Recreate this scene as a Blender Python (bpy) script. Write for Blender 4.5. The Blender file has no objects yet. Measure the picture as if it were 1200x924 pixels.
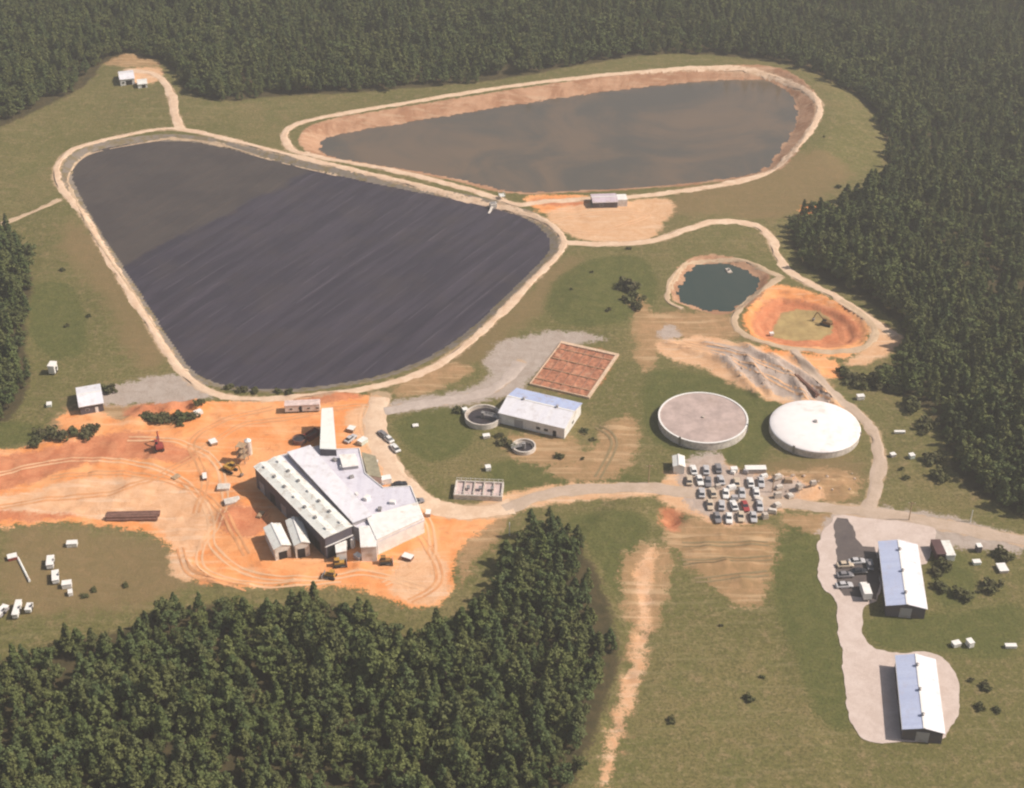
import bpy, bmesh, math, random
import numpy as np
from mathutils import Vector
from mathutils.geometry import tessellate_polygon
random.seed(7)
R = math.radians
C = bpy.context.scene.collection
scene = bpy.context.scene

# ------------------------------------------------------------------ camera
CAMZ, PITCH, HF = 280.0, 34.0, 38.0
cam = bpy.data.objects.new('camera', bpy.data.cameras.new('camera'))
C.objects.link(cam)
cam.location = (0, 0, CAMZ)
cam.rotation_euler = (R(90 - PITCH), 0, 0)
cam.data.sensor_width = 36
cam.data.lens = 18 / math.tan(R(HF / 2))
cam.data.clip_start = 1
cam.data.clip_end = 30000
scene.camera = cam
# ------------------------------------------------------------------ light
SUN_EL, SUN_AZ = 47.0, 93.0          # azimuth from +Y (away from camera) clockwise towards +X
world = bpy.data.worlds.new('World'); scene.world = world
world.use_nodes = True
wn = world.node_tree.nodes; wl = world.node_tree.links
bg = wn['Background']
sky = wn.new('ShaderNodeTexSky'); sky.sky_type = 'NISHITA'; sky.sun_disc = False
sky.sun_elevation = R(SUN_EL); sky.sun_rotation = R(SUN_AZ)
sky.air_density = 1.0; sky.dust_density = 3.0; sky.ozone_density = 0.6
wl.new(sky.outputs[0], bg.inputs[0]); bg.inputs[1].default_value = 0.07
sl = bpy.data.lights.new('sun', 'SUN'); sl.energy = 4.8; sl.angle = R(0.6)
sl.color = (1.0, 0.90, 0.79)
so = bpy.data.objects.new('sun', sl); C.objects.link(so)
sd = Vector((math.sin(R(SUN_AZ)) * math.cos(R(SUN_EL)), math.cos(R(SUN_AZ)) * math.cos(R(SUN_EL)), math.sin(R(SUN_EL))))
so.rotation_euler = sd.to_track_quat('Z', 'Y').to_euler()
so.location = (200, 300, 400)
scene.view_settings.view_transform = 'Standard'
scene.view_settings.look = 'None'
scene.view_settings.gamma = 1.0
scene.view_settings.use_curve_mapping = False
scene.view_settings.exposure = 0.25
scene.render.engine = 'CYCLES'
scene.cycles.filter_width = 2.2

# ------------------------------------------------------------------ survey: photo measurements -> plan positions
FPX = 600 / math.tan(R(HF / 2))
cp, sp = math.cos(R(PITCH)), math.sin(R(PITCH))
def P(px, py, z=0.0):
    a, b = px - 600.0, 462.0 - py
    dx, dy, dz = a, b * sp + FPX * cp, b * cp - FPX * sp
    t = (z - CAMZ) / dz
    return (dx * t, dy * t)
def PP(pts, z=0.0):
    return [P(p[0], p[1], z) for p in pts]
def chaikin(pts, n=2, closed=True):
    for _ in range(n):
        out = []
        m = len(pts)
        if not closed: out.append(pts[0])
        for i in range(m if closed else m - 1):
            a, b = pts[i], pts[(i + 1) % m]
            out.append((a[0] * .75 + b[0] * .25, a[1] * .75 + b[1] * .25))
            out.append((a[0] * .25 + b[0] * .75, a[1] * .25 + b[1] * .75))
        if not closed: out.append(pts[-1])
        pts = out
    return pts
def sdf(poly, X, Y, far=12.0):
    """signed distance, positive inside, clipped to +-far outside the box"""
    X = np.asarray(X, float); Y = np.asarray(Y, float)
    out = np.full(X.shape, -far)
    p = np.array(poly)
    lo = p.min(0) - far; hi = p.max(0) + far
    m = (X > lo[0]) & (X < hi[0]) & (Y > lo[1]) & (Y < hi[1])
    if not m.any(): return out
    x = X[m]; y = Y[m]
    d2 = np.full(x.shape, 1e18); ins = np.zeros(x.shape, bool)
    n = len(p)
    for i in range(n):
        ax, ay = p[i]; bx, by = p[(i + 1) % n]
        ex, ey = bx - ax, by - ay
        wx, wy = x - ax, y - ay
        t = np.clip((wx * ex + wy * ey) / (ex * ex + ey * ey + 1e-12), 0, 1)
        d2 = np.minimum(d2, (wx - ex * t) ** 2 + (wy - ey * t) ** 2)
        if ay != by:
            c = ((ay > y) != (by > y)) & (x < ex * (y - ay) / (by - ay) + ax)
            ins ^= c
    d = np.sqrt(d2)
    out[m] = np.where(ins, d, -d)
    return out
def vnoise(x, y, s, seed=0):
    x = np.asarray(x, float) / s + 1000.3 + seed * 17.1; y = np.asarray(y, float) / s + 1000.7 + seed * 31.7
    xi = np.floor(x); yi = np.floor(y); fx = x - xi; fy = y - yi
    fx = fx * fx * (3 - 2 * fx); fy = fy * fy * (3 - 2 * fy)
    def hsh(a, b):
        v = np.sin(a * 127.1 + b * 311.7 + seed * 74.7) * 43758.5453
        return v - np.floor(v)
    a = hsh(xi, yi); b = hsh(xi + 1, yi); c = hsh(xi, yi + 1); d = hsh(xi + 1, yi + 1)
    return (a * (1 - fx) + b * fx) * (1 - fy) + (c * (1 - fx) + d * fx) * fy - .5
def sstep(a, b, v):
    t = np.clip((np.asarray(v, float) - a) / (b - a), 0, 1)
    return t * t * (3 - 2 * t)

Z1, Z2, Z3 = -1.5, -4.0, -1.6
L1 = chaikin(PP([(84,203),(98,182),(140,171),(200,165),(250,171),(300,184),(380,204),(460,221),(540,237),(585,247),(618,258),(638,274),(645,290),
      (630,308),(590,347),(548,387),(508,414),(470,431),(430,443),(380,451),(330,456),(275,453),(240,443),(222,428),(200,396),(160,332),(120,272),(95,228)], Z1), 2)
L2 = chaikin(PP([(372,172),(385,160),(420,153),(520,137),(640,117),(760,101),(872,92),(912,96),(942,130),(906,192),(884,205),(820,214),
      (740,221),(640,226),(595,226),(555,214),(500,203),(430,192),(383,184)], Z2), 2)
L3 = chaikin(PP([(789,350),(810,311),(846,307),(889,322),(886,341),(860,365),(826,365)], Z3), 1)
L4 = chaikin(PP([(864,380),(896,337),(950,342),(1008,366),(1021,390),(1006,410),(902,406)]), 1)
FLAT = [chaikin(PP(q), 1) for q in [
    [(935,590),(1200,600),(1250,690),(1180,900),(940,900)],
    [(770,530),(960,540),(960,630),(770,630)],
    [(270,460),(440,455),(520,600),(520,690),(280,690)],
    [(430,380),(750,380),(750,620),(430,620)],
    [(740,440),(1040,440),(1040,600),(740,600)],
    [(60,430),(140,430),(140,500),(60,500)],
    [(680,210),(740,210),(740,260),(680,260)]]]
ORANGE = [
    [(-60,532),(0,530),(60,513),(110,503),(150,492),(180,474),(250,470),(300,470),(360,468),(410,464),(440,462),(452,470),(440,490),(452,540),(480,580),(530,606),(585,604),(560,622),(532,650),(536,685),(518,708),(480,717),(430,692),(380,686),(300,688),(235,686),(212,662),(192,626),(120,612),(60,612),(0,622),(-60,624)],
    [(610,228),(690,228),(700,246),(640,252),(622,242)],
    [(66,486),(100,478),(130,486),(150,505),(110,520),(70,505)],
    [(868,372),(884,346),(904,332),(950,340),(1004,362),(1022,384),(1008,408),(990,422),(952,415),(903,407),(876,393)],
    [(880,405),(940,412),(985,425),(995,445),(950,440),(900,425)],
    [(1175,470),(1185,468),(1186,475),(1176,477)],
    [(935,238),(965,240),(960,258),(940,256)]]
CLAY = [
    [(-40,538),(30,528),(90,520),(150,512),(200,520),(235,535),(215,545),(150,535),(90,545),(20,570),(-40,590)],
    [(-40,600),(40,592),(110,600),(60,612),(-40,616)],
    [(-40,548),(40,530),(100,515),(150,505),(190,512),(150,528),(100,540),(50,560),(-40,585)],
    [(620,232),(690,233),(686,243),(630,241)],
    [(655,404),(728,412),(689,469),(622,448)],
    [(772,596),(792,594),(800,606),(796,622),(780,620)],
    [(250,600),(300,590),(320,612),(300,632),(262,625)],
    [(876,380),(900,345),(950,348),(1000,368),(1012,386),(1000,402),(950,407),(903,400)],
    
    [(150,472),(215,468),(240,478),(180,492),(140,492)],
    [(330,462),(420,460),(430,470),(350,474)]]
PALE = [
    [(40,575),(110,556),(200,562),(255,590),(240,640),(225,655),(200,640),(190,612),(120,606),(40,600),(-60,606),(-60,590)],
    [(430,470),(452,472),(446,500),(462,545),(500,585),(560,600),(500,600),(460,580),(430,530),(395,490)],
    [(478,640),(528,652),(526,700),(485,712),(448,692)],
    [(635,245),(700,238),(782,230),(796,243),(776,262),(765,285),(690,284),(655,272)],
    [(765,398),(830,392),(870,400),(900,412),(930,418),(965,440),(1000,480),(1010,500),(940,476),(900,470),(862,452),(815,428),(775,418)],
    [(1012,374),(1032,378),(1060,395),(1050,410),(1010,428),(985,428),(1018,408),(1024,388)],
    [(196,640),(230,660),(225,682),(205,676)],
    [(140,82),(190,80),(195,96),(150,102)],
    [(800,540),(845,530),(855,552),(935,562),(980,585),(900,600),(885,616),(845,616),(800,596),(770,590),(775,565)],
    [(756,645),(772,636),(762,664),(762,700),(760,722),(748,716),(744,680)],
    [(752,715),(764,722),(752,790),(733,850),(717,900),(722,960),(702,960),(700,905),(716,850),(735,790)],
    [(560,585),(640,570),(700,566),(780,567),(780,585),(700,584),(640,592),(560,612)]]
GRAVEL = [
    [(108,458),(160,446),(212,436),(245,452),(262,466),(200,474),(120,478)],
    [(590,398),(640,388),(690,391),(720,398),(660,404),(622,448),(600,462),(560,472),(500,478),(452,486),(450,474),(520,462),(560,452),(578,438),(566,424),(580,408)],
    [(800,532),(845,528),(852,556),(925,562),(950,576),(905,596),(882,614),(848,612),(800,590),(796,560)],
    [(820,398),(900,412),(960,445),(985,478),(930,470),(880,452),(840,420)],
    [(780,378),(812,396),(770,398)],
    [(960,610),(1000,590),(1130,608),(1200,628),(1200,650),(1120,640),(1090,640),(1000,650),(962,640)]]
LUSH = [
    [(455,492),(515,476),(552,482),(560,510),(542,532),(498,545),(472,520)],
    [(905,615),(955,612),(962,655),(985,700),(992,790),(1005,860),(960,850),(930,760),(900,705)],
    [(1015,722),(1140,716),(1200,700),(1200,770),(1130,770),(1090,765),(1028,762),(1014,745)],
    [(1090,640),(1140,650),(1150,710),(1092,720)],
    [(560,545),(640,535),(760,560),(770,566),(690,566),(620,584),(590,580)],
    [(640,330),(700,300),(770,300),(770,380),(640,385)],
    [(750,440),(780,430),(860,445),(960,475),(900,520),(890,545),(850,545),(780,530),(752,500)],
    [(650,600),(760,600),(762,640),(735,680),(730,720),(690,640)],
    [(-60,490),(60,495),(60,515),(-60,530)],
    [(30,330),(90,330),(110,420),(35,420)]]
BROWN = [
    [(0,620),(110,618),(190,630),(210,665),(240,690),(150,720),(0,730)],
    [(770,230),(950,170),(1010,190),(960,240),(900,262),(840,250),(780,255)],
    [(120,340),(60,290),(90,250),(150,330),(200,430),(150,430)],
    [(520,420),(620,340),(650,300),(690,300),(620,380),(560,430),(470,455)],
    [(760,360),(860,368),(900,400),(760,400)],
    [(860,545),(1010,530),(1015,585),(900,590)]]
EARTH = [
    [(105,62),(150,58),(195,68),(190,78),(125,82)],
    [(880,565),(905,552),(960,548),(1010,555),(1005,584),(960,588),(900,582)],[(746,644),(776,634),(768,700),(754,760),(738,820),(718,930),(704,930),(720,830),(738,760),(739,690)],
    [(735,345),(750,345),(765,370),(800,364),(862,372),(872,398),(820,398),(775,400),(765,430),(752,440),(748,400)],
    [(268,452),(330,458),(420,452),(470,436),(480,430),(440,436),(330,450),(250,444)],
    [(790,606),(845,612),(905,612),(912,640),(903,704),(868,712),(840,690),(800,660),(775,625)],
    [(640,548),(690,530),(712,500),(740,480),(750,515),(738,555),(700,566),(650,562)],
    [(985,600),(930,602),(905,610),(965,630),(985,620)], [(735,640),(780,635),(790,680),(770,740),(740,740),(725,690)],
    [(60,480),(150,470),(250,468),(250,490),(160,500),(60,520)], [(570,640),(600,610),(560,606),(530,650),(536,690),(552,680)],
    [(600,505),(680,515),(690,545),(620,545),(590,525)], [(470,440),(520,425),(560,430),(540,450),(460,468)]]
EARTH = [chaikin(PP(q), 2) for q in EARTH]
def mk(lst): return [chaikin(PP(q), 2) for q in lst]
ORANGE, CLAY, PALE, GRAVEL, LUSH, BROWN = map(mk, (ORANGE, CLAY, PALE, GRAVEL, LUSH, BROWN))
def union(lst, X, Y):
    out = np.full(np.shape(X), -12.0)
    for q in lst: out = np.maximum(out, sdf(q, X, Y))
    return out
MOUNDS = [(200,485,1.6,3.5),(232,478,1.8,3),(160,492,1.2,4),(85,512,1.3,5),(60,518,1.0,5),(262,606,1.6,3.5),(285,590,1.2,3),(185,530,0.8,3),
          (880,430,1.2,5),(912,445,1.5,5),(935,458,1.4,4),(870,448,1.0,4),(850,425,1.0,4),(905,425,1.2,4),(925,568,0.9,3),(960,565,1.0,3.5),(985,572,1.1,3),(945,575,.8,3),
          (395,466,0.9,4),(350,680,.8,3),(420,664,0.9,2),(90,560,.8,6),(150,575,.7,5),(600,500,.0,1),(786,608,-2.2,3.2),(720,505,.8,4),
          (755,700,-1.0,2.2),(750,740,-.9,2.2),(748,670,-.8,2.2),(735,790,-.8,2.2),(718,850,-.8,2.2),(700,240,.4,6),(150,70,1.5,8),
          (850,660,.7,2.5),(880,640,.6,2.5),(830,640,.6,2.5),(870,680,.8,2.5),(845,630,.5,2)]
for (xa, ya), (xb, yb), amp in [((782,402),(850,424),.9),((850,424),(892,468),1.2),((826,402),(872,418),.9),((872,418),(905,466),1.1),((872,404),(925,440),1.1),((925,440),(945,472),1.2),((905,416),(950,446),1.0),((950,446),(982,478),1.3),((930,418),(965,440),.9),
        ((900,566),(950,560),.8),((950,575),(990,560),.9),((925,578),(1000,578),.7),((165,482),(238,474),1.1),((340,466),(420,464),.6),((215,655),(262,690),.5),((262,690),(300,684),.4),((810,632),(895,630),.5),((810,648),(898,646),.5),((815,664),(890,662),.5)]:
    n_ = max(2, int(math.hypot(xb - xa, (yb - ya) * 1.7) / 6))
    for k_ in range(n_): MOUNDS.append((xa + (xb - xa) * k_ / n_, ya + (yb - ya) * k_ / n_, amp, 1.35))
MOUNDS = [(*P(a, b), c, d) for a, b, c, d in MOUNDS]
def height(X, Y):
    X = np.asarray(X, float); Y = np.asarray(Y, float)
    h = np.zeros(X.shape)
    flat = np.full(X.shape, -12.0)
    for q in FLAT: flat = np.maximum(flat, sdf(q, X, Y))
    loose = sstep(0, 6, -flat)
    d1 = -sdf(L1, X, Y, 60); d2 = -sdf(L2, X, Y, 60); d3 = -sdf(L3, X, Y, 30); d4 = sdf(L4, X, Y, 20)
    und = (vnoise(X, Y, 45, 1) * 2.0 + vnoise(X, Y, 17, 2) * .7) * loose * sstep(12, 26, d1) * sstep(14, 30, d2) * sstep(6, 14, d3)
    h += und * (1 - sstep(-10, 2, d4))
    org = sstep(0, 5, union(ORANGE, X, Y)) 
    h += org * (vnoise(X, Y, 5, 3) * .8 + vnoise(X, Y, 2.3, 4) * .45) * (0.35 + .65 * loose) * sstep(7, 12, d1) * sstep(10, 16, d2)
    for mx, my, a, r in MOUNDS:
        mm = (np.abs(X - mx) < 3 * r) & (np.abs(Y - my) < 3 * r)
        if not mm.any(): continue
        q = ((X[mm] - mx) ** 2 + (Y[mm] - my) ** 2) / (r * r)
        h[mm] += a * np.exp(-q) * (1 + .6 * vnoise(X[mm], Y[mm], 1.7, 5))
    # embankment falling away to the east of the upper lagoon, and outward slopes
    h -= 7 * sstep(14, 55, d2) * sstep(100, 150, X) * sstep(560, 620, Y)
    def bank(d, w, z):
        return np.where(d > 0, z * (1 - np.clip(d / w, 0, 1) ** .9), z - .35 * np.clip(-d, 0, 5))
    r1 = vnoise(X, Y, 3, 7) * .5
    h = np.minimum(h, bank(d1 + r1 * .4, 4.2, Z1 - .1) + np.where(d1 > 4.2, 99, 0))
    h = np.minimum(h, bank(d2 + r1 * 1.2, 8.0, Z2 - .05) + np.where(d2 > 8.5, 99, 0))
    h = np.minimum(h, bank(d3 + r1, 3.2, Z3 - .05) + np.where(d3 > 4, 99, 0))
    e = d4 + r1 * .8
    terr = -1.2 * sstep(0, 1.8, e) - 1.6 * sstep(3.6, 6, e) - .5 * sstep(8, 9, e)
    h = h + terr
    return h
def G(px, py, dz=0.0):
    """ground point seen at a photo position"""
    z = 0.0
    for _ in range(8):
        x, y = P(px, py, z + dz)
        z = .4 * z + .6 * float(height(np.array([x]), np.array([y]))[0])
    return Vector((x, y, z))
def hz(x, y): return float(height(np.array([x]), np.array([y]))[0])

# ------------------------------------------------------------------ mesh helpers
class MB:
    def __init__(s): s.v = []; s.f = []
    def add(s, vs, fs):
        o = len(s.v); s.v += [tuple(v) for v in vs]; s.f += [tuple(i + o for i in f) for f in fs]; return s
    def box(s, x0, x1, y0, y1, z0, z1, rz=0, o=(0, 0, 0)):
        vs = [(x, y, z) for z in (z0, z1) for x, y in ((x0, y0), (x1, y0), (x1, y1), (x0, y1))]
        c, n = math.cos(rz), math.sin(rz)
        vs = [(x * c - y * n + o[0], x * n + y * c + o[1], z + o[2]) for x, y, z in vs]
        return s.add(vs, [(3, 2, 1, 0), (4, 5, 6, 7), (0, 1, 5, 4), (1, 2, 6, 5), (2, 3, 7, 6), (3, 0, 4, 7)])
    def prism(s, pts, z0, z1):
        n = len(pts)
        ar = sum(pts[i][0] * pts[(i + 1) % n][1] - pts[(i + 1) % n][0] * pts[i][1] for i in range(n))
        if ar < 0: pts = pts[::-1]
        o = len(s.v)
        s.v += [(p[0], p[1], z0) for p in pts] + [(p[0], p[1], z1) for p in pts]
        for i in range(n):
            j = (i + 1) % n; s.f.append((o + i, o + j, o + n + j, o + n + i))
        tri = tessellate_polygon([[Vector((p[0], p[1], 0)) for p in pts]])
        for a, b, c in tri:
            A, B, D = pts[a], pts[b], pts[c]
            if (B[0] - A[0]) * (D[1] - A[1]) - (B[1] - A[1]) * (D[0] - A[0]) < 0: a, b, c = c, b, a
            s.f.append((o + n + a, o + n + b, o + n + c)); s.f.append((o + c, o + b, o + a))
        return s
    def cyl(s, r0, r1, z0, z1, n=24, cx=0, cy=0, cap=True):
        o = len(s.v)
        for r, z in ((r0, z0), (r1, z1)):
            s.v += [(cx + r * math.cos(2 * math.pi * i / n), cy + r * math.sin(2 * math.pi * i / n), z) for i in range(n)]
        for i in range(n): s.f.append((o + i, o + (i + 1) % n, o + n + (i + 1) % n, o + n + i))
        if cap: s.f.append(tuple(o + n + i for i in range(n))); s.f.append(tuple(o + n - 1 - i for i in range(n)))
        return s
    def lathe(s, prof, n=48, cap=False):
        o = len(s.v)
        for r, z in prof: s.v += [(r * math.cos(2 * math.pi * i / n), r * math.sin(2 * math.pi * i / n), z) for i in range(n)]
        for k in range(len(prof) - 1):
            for i in range(n):
                s.f.append((o + k * n + i, o + k * n + (i + 1) % n, o + (k + 1) * n + (i + 1) % n, o + (k + 1) * n + i))
        if cap: s.f.append(tuple(o + (len(prof) - 1) * n + i for i in range(n)))
        return s
    def tube(s, a, b, r, n=8):
        a = Vector(a); b = Vector(b); d = (b - a).normalized()
        u = d.orthogonal().normalized(); w = d.cross(u); o = len(s.v)
        for q in (a, b): s.v += [tuple(q + (u * math.cos(2 * math.pi * i / n) + w * math.sin(2 * math.pi * i / n)) * r) for i in range(n)]
        for i in range(n): s.f.append((o + i, o + (i + 1) % n, o + n + (i + 1) % n, o + n + i))
        s.f.append(tuple(o + n + i for i in range(n))); s.f.append(tuple(o + n - 1 - i for i in range(n)))
        return s
    def build(s, name, m, parent=None, smooth=False, bevel=0):
        me = bpy.data.meshes.new(name); me.from_pydata(s.v, [], s.f)
        me.materials.append(m); me.update()
        if smooth:
            for p in me.polygons: p.use_smooth = True
        ob = bpy.data.objects.new(name, me); C.objects.link(ob)
        if parent: ob.parent = parent
        if bevel:
            b = ob.modifiers.new('bevel', 'BEVEL'); b.width = bevel; b.segments = 1; b.limit_method = 'ANGLE'
        return ob
def tag(o, label, cat, group=None):
    o['label'] = label; o['category'] = cat
    if group: o['group'] = group
    return o
def struct(o, kind='structure'):
    o['kind'] = kind; return o
def thing(name, label, cat, loc, rz=0, group=None):
    o = bpy.data.objects.new(name, None); C.objects.link(o); o.empty_display_size = .5
    o.location = loc; o.rotation_euler = (0, 0, rz)
    return tag(o, label, cat, group)
def copy_tree(o, parent=None):
    c = o.copy(); C.objects.link(c); c.parent = parent
    for ch in [k for k in bpy.data.objects if k.parent == o]: copy_tree(ch, c)
    return c
def copy_thing(root, kids, loc, rz, label, group=None, scale=1.0, mats=None):
    r = root.copy(); C.objects.link(r); r.location = loc; r.rotation_euler = (0, 0, rz); r.scale = (scale,) * 3
    r['label'] = label
    if group: r['group'] = group
    for k in kids:
        c = k.copy(); C.objects.link(c); c.parent = r
    return r

# ------------------------------------------------------------------ material helpers
class NT:
    def __init__(s, name):
        s.m = bpy.data.materials.new(name); s.m.use_nodes = True
        s.t = s.m.node_tree; s.b = s.t.nodes['Principled BSDF']
        s.b.inputs['Specular IOR Level'].default_value = .25
    def n(s, kind, **kw):
        o = s.t.nodes.new(kind)
        for k, v in kw.items(): setattr(o, k, v)
        return o
    def l(s, a, b): s.t.links.new(a, b)
    def noise(s, scale, det=4, rough=.6, vec=None, dist=0):
        o = s.n('ShaderNodeTexNoise'); o.inputs['Scale'].default_value = scale
        o.inputs['Detail'].default_value = det; o.inputs['Roughness'].default_value = rough
        o.inputs['Distortion'].default_value = dist
        if vec: s.l(vec, o.inputs['Vector'])
        return o.outputs[0]
    def math(s, op, a, b=None):
        o = s.n('ShaderNodeMath', operation=op)
        for i, v in enumerate((a, b)):
            if v is None: continue
            if isinstance(v, (int, float)): o.inputs[i].default_value = v
            else: s.l(v, o.inputs[i])
        return o.outputs[0]
    def ramp(s, fac, lo, hi, smooth=True):
        o = s.n('ShaderNodeMapRange'); o.interpolation_type = 'SMOOTHSTEP' if smooth else 'LINEAR'
        s.l(fac, o.inputs[0]); o.inputs[1].default_value = lo; o.inputs[2].default_value = hi
        return o.outputs[0]
    def mix(s, fac, a, b, bt='MIX'):
        o = s.n('ShaderNodeMix', data_type='RGBA', blend_type=bt)
        if isinstance(fac, (int, float)): o.inputs[0].default_value = fac
        else: s.l(fac, o.inputs[0])
        for i, v in ((6, a), (7, b)):
            if isinstance(v, tuple): o.inputs[i].default_value = (*v, 1)
            else: s.l(v, o.inputs[i])
        return o.outputs[2]
    def col(s, c):
        if isinstance(c, tuple): s.b.inputs['Base Color'].default_value = (*c, 1)
        else: s.l(c, s.b.inputs['Base Color'])
    def bump(s, h, dist, strength=1):
        o = s.n('ShaderNodeBump'); o.inputs['Distance'].default_value = dist; o.inputs['Strength'].default_value = strength
        s.l(h, o.inputs['Height']); s.l(o.outputs[0], s.b.inputs['Normal'])
    def pos(s): return s.n('ShaderNodeNewGeometry').outputs['Position']
    def obj(s): return s.n('ShaderNodeTexCoord').outputs['Object']
    def rough(s, v): s.b.inputs['Roughness'].default_value = v; return s

def flat_mat(name, c, rough=.7, var=.25, scale=.6, metal=0, spec=.25, dirt=None):
    t = NT(name); t.rough(rough); t.b.inputs['Metallic'].default_value = metal
    t.b.inputs['Specular IOR Level'].default_value = spec
    v = t.obj()
    n = t.noise(scale, 5, .65, v)
    dk = tuple(x * (1 - var) for x in c); lt = tuple(min(1, x * (1 + var * .6)) for x in c)
    col = t.mix(t.ramp(n, .3, .7), dk, lt)
    if dirt:
        col = t.mix(t.ramp(t.noise(scale * .4, 6, .7, v), .52, .75), col, dirt)
    t.col(col)
    return t.m
def panel_mat(name, c, c2, pitch=1.0, rough=.45, axis=0, metal=.0, wear=(.35, .24, .17)):
    """ribbed sheet metal: fine ribs (bump) plus sheets of slightly different tone and some rust-brown weathering"""
    t = NT(name); t.rough(rough); t.b.inputs['Metallic'].default_value = metal
    v = t.obj(); sx = t.n('ShaderNodeSeparateXYZ'); t.l(v, sx.inputs[0]); a = sx.outputs[axis]
    w = t.math('MULTIPLY', t.math('SINE', t.math('MULTIPLY', a, 2 * math.pi / (pitch * .33))), .5)
    wn_ = t.n('ShaderNodeTexWhiteNoise', noise_dimensions='1D'); t.l(t.math('FLOOR', t.math('DIVIDE', a, pitch)), wn_.inputs['W'])
    col = t.mix(wn_.outputs[0], c, c2)
    col = t.mix(t.math('MULTIPLY', t.ramp(t.noise(.35, 6, .75, v), .47, .70), .7), col, wear)
    col = t.mix(t.math('MULTIPLY', t.ramp(t.noise(1.6, 3, .6, v), .3, .7), .18), col, tuple(x * .6 for x in c))
    t.col(col); t.bump(w, .05, .6)
    return t.m

# ground
def ground_mat():
    t = NT('ground'); t.rough(1.0); t.b.inputs['Specular IOR Level'].default_value = .05
    p = t.pos()
    def at(nm):
        a = t.n('ShaderNodeAttribute'); a.attribute_name = nm; return a.outputs['Fac']
    n60, n14, n4, n1 = t.noise(.014, 5, .6, p), t.noise(.06, 8, .72, p, .6), t.noise(.28, 6, .7, p, .4), t.noise(1.3, 4, .75, p)
    mx = t.n('ShaderNodeMapping'); mx.inputs['Scale'].default_value = (.035, .5, .5); mx.inputs['Rotation'].default_value = (0, 0, R(12)); t.l(p, mx.inputs[0])
    streak = t.noise(1.0, 5, .6, mx.outputs[0])
    def mask(nm, amp, w):
        j = t.math('ADD', t.math('MULTIPLY', t.math('SUBTRACT', n4, .5), amp * 1.1), t.math('MULTIPLY', t.math('SUBTRACT', n1, .5), amp * .9))
        j = t.math('ADD', j, t.math('MULTIPLY', t.math('SUBTRACT', n14, .5), amp * 1.3))
        return t.ramp(t.math('ADD', at(nm), j), -w * .55, w * .55)
    grass = t.mix(t.ramp(n14, .35, .65), (.136, .132, .045), (.196, .156, .066))
    grass = t.mix(t.ramp(n60, .42, .60), grass, (.135, .126, .043))
    grass = t.mix(t.math('MULTIPLY', t.ramp(n4, .48, .70), .7), grass, (.27, .195, .105))
    grass = t.mix(t.math('MULTIPLY', t.ramp(n1, .46, .60), .8), grass, (.085, .080, .030))
    n05 = t.noise(.7, 3, .8, p)
    grass = t.mix(t.math('MULTIPLY', t.ramp(n05, .52, .66), .5), grass, (.29, .225, .115))
    grass = t.mix(t.math('MULTIPLY', t.ramp(streak, .55, .66), .35), grass, (.24, .20, .10))
    lush = t.mix(t.ramp(n4, .35, .68), (.088, .100, .030), (.132, .130, .043))
    lush = t.mix(t.math('MULTIPLY', t.ramp(n1, .46, .60), .7), lush, (.062, .066, .022))
    brown = t.mix(t.ramp(n4, .35, .65), (.25, .16, .085), (.185, .13, .062))
    brown = t.mix(t.math('MULTIPLY', t.ramp(n1, .5, .7), .4), brown, (.33, .22, .13))
    orange = t.mix(t.ramp(n14, .38, .62), (.72, .27, .09), (.76, .37, .165))
    orange = t.mix(t.math('MULTIPLY', t.ramp(n4, .5, .72), .7), orange, (.52, .21, .09))
    orange = t.mix(t.math('MULTIPLY', t.ramp(streak, .52, .68), .45), orange, (.78, .50, .31))
    clay = t.mix(t.ramp(n4, .35, .65), (.46, .15, .075), (.58, .24, .125))
    clay = t.mix(t.math('MULTIPLY', t.ramp(n1, .45, .7), .5), clay, (.33, .11, .06))
    pale = t.mix(t.ramp(n4, .35, .68), (.70, .44, .27), (.62, .35, .19))
    pale = t.mix(t.math('MULTIPLY', t.ramp(streak, .5, .68), .5), pale, (.74, .56, .41))
    pale = t.mix(t.math('MULTIPLY', t.ramp(n1, .55, .75), .3), pale, (.48, .28, .16))
    gravel = t.mix(t.ramp(n4, .35, .65), (.44, .37, .33), (.36, .29, .25))
    gravel = t.mix(t.math('MULTIPLY', t.ramp(n1, .5, .7), .5), gravel, (.54, .46, .41))
    tan = t.mix(t.ramp(n14, .40, .60), (.46, .27, .17), (.32, .165, .095))
    tan = t.mix(t.math('MULTIPLY', t.ramp(streak, .5, .66), .5), tan, (.52, .36, .24))
    olive = t.mix(t.ramp(n4, .35, .65), (.42, .31, .14), (.34, .24, .11))
    floor = t.mix(t.ramp(n4, .35, .65), (.055, .048, .025), (.09, .07, .035))
    c = grass
    c = t.mix(t.math('MULTIPLY', mask('brown', 14, 8), .6), c, brown)
    c = t.mix(t.math('MULTIPLY', mask('lush', 7, 1.8), .85), c, lush)
    earth = t.mix(t.ramp(n4, .35, .65), (.42, .25, .135), (.30, .19, .095))
    earth = t.mix(t.math('MULTIPLY', t.ramp(streak, .48, .64), .7), earth, (.56, .38, .23))
    c = t.mix(t.math('MULTIPLY', mask('earth', 10, 2.5), .85), c, earth)
    c = t.mix(mask('orange', 7, 1.2), c, orange)
    c = t.mix(t.math('MULTIPLY', mask('clay', 6, 2), .85), c, clay)
    c = t.mix(t.math('MULTIPLY', mask('pale', 6, 2), .9), c, pale)
    c = t.mix(t.math('MULTIPLY', mask('gravel', 8, 1.6), .9), c, gravel)
    c = t.mix(mask('tan', 3, .8), c, tan)
    c = t.mix(mask('bankg', 1.5, .5), c, t.mix(t.ramp(n4, .45, .6), (.22, .185, .155), (.19, .15, .085)))
    c = t.mix(mask('olive', 3, 1), c, olive)
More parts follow.
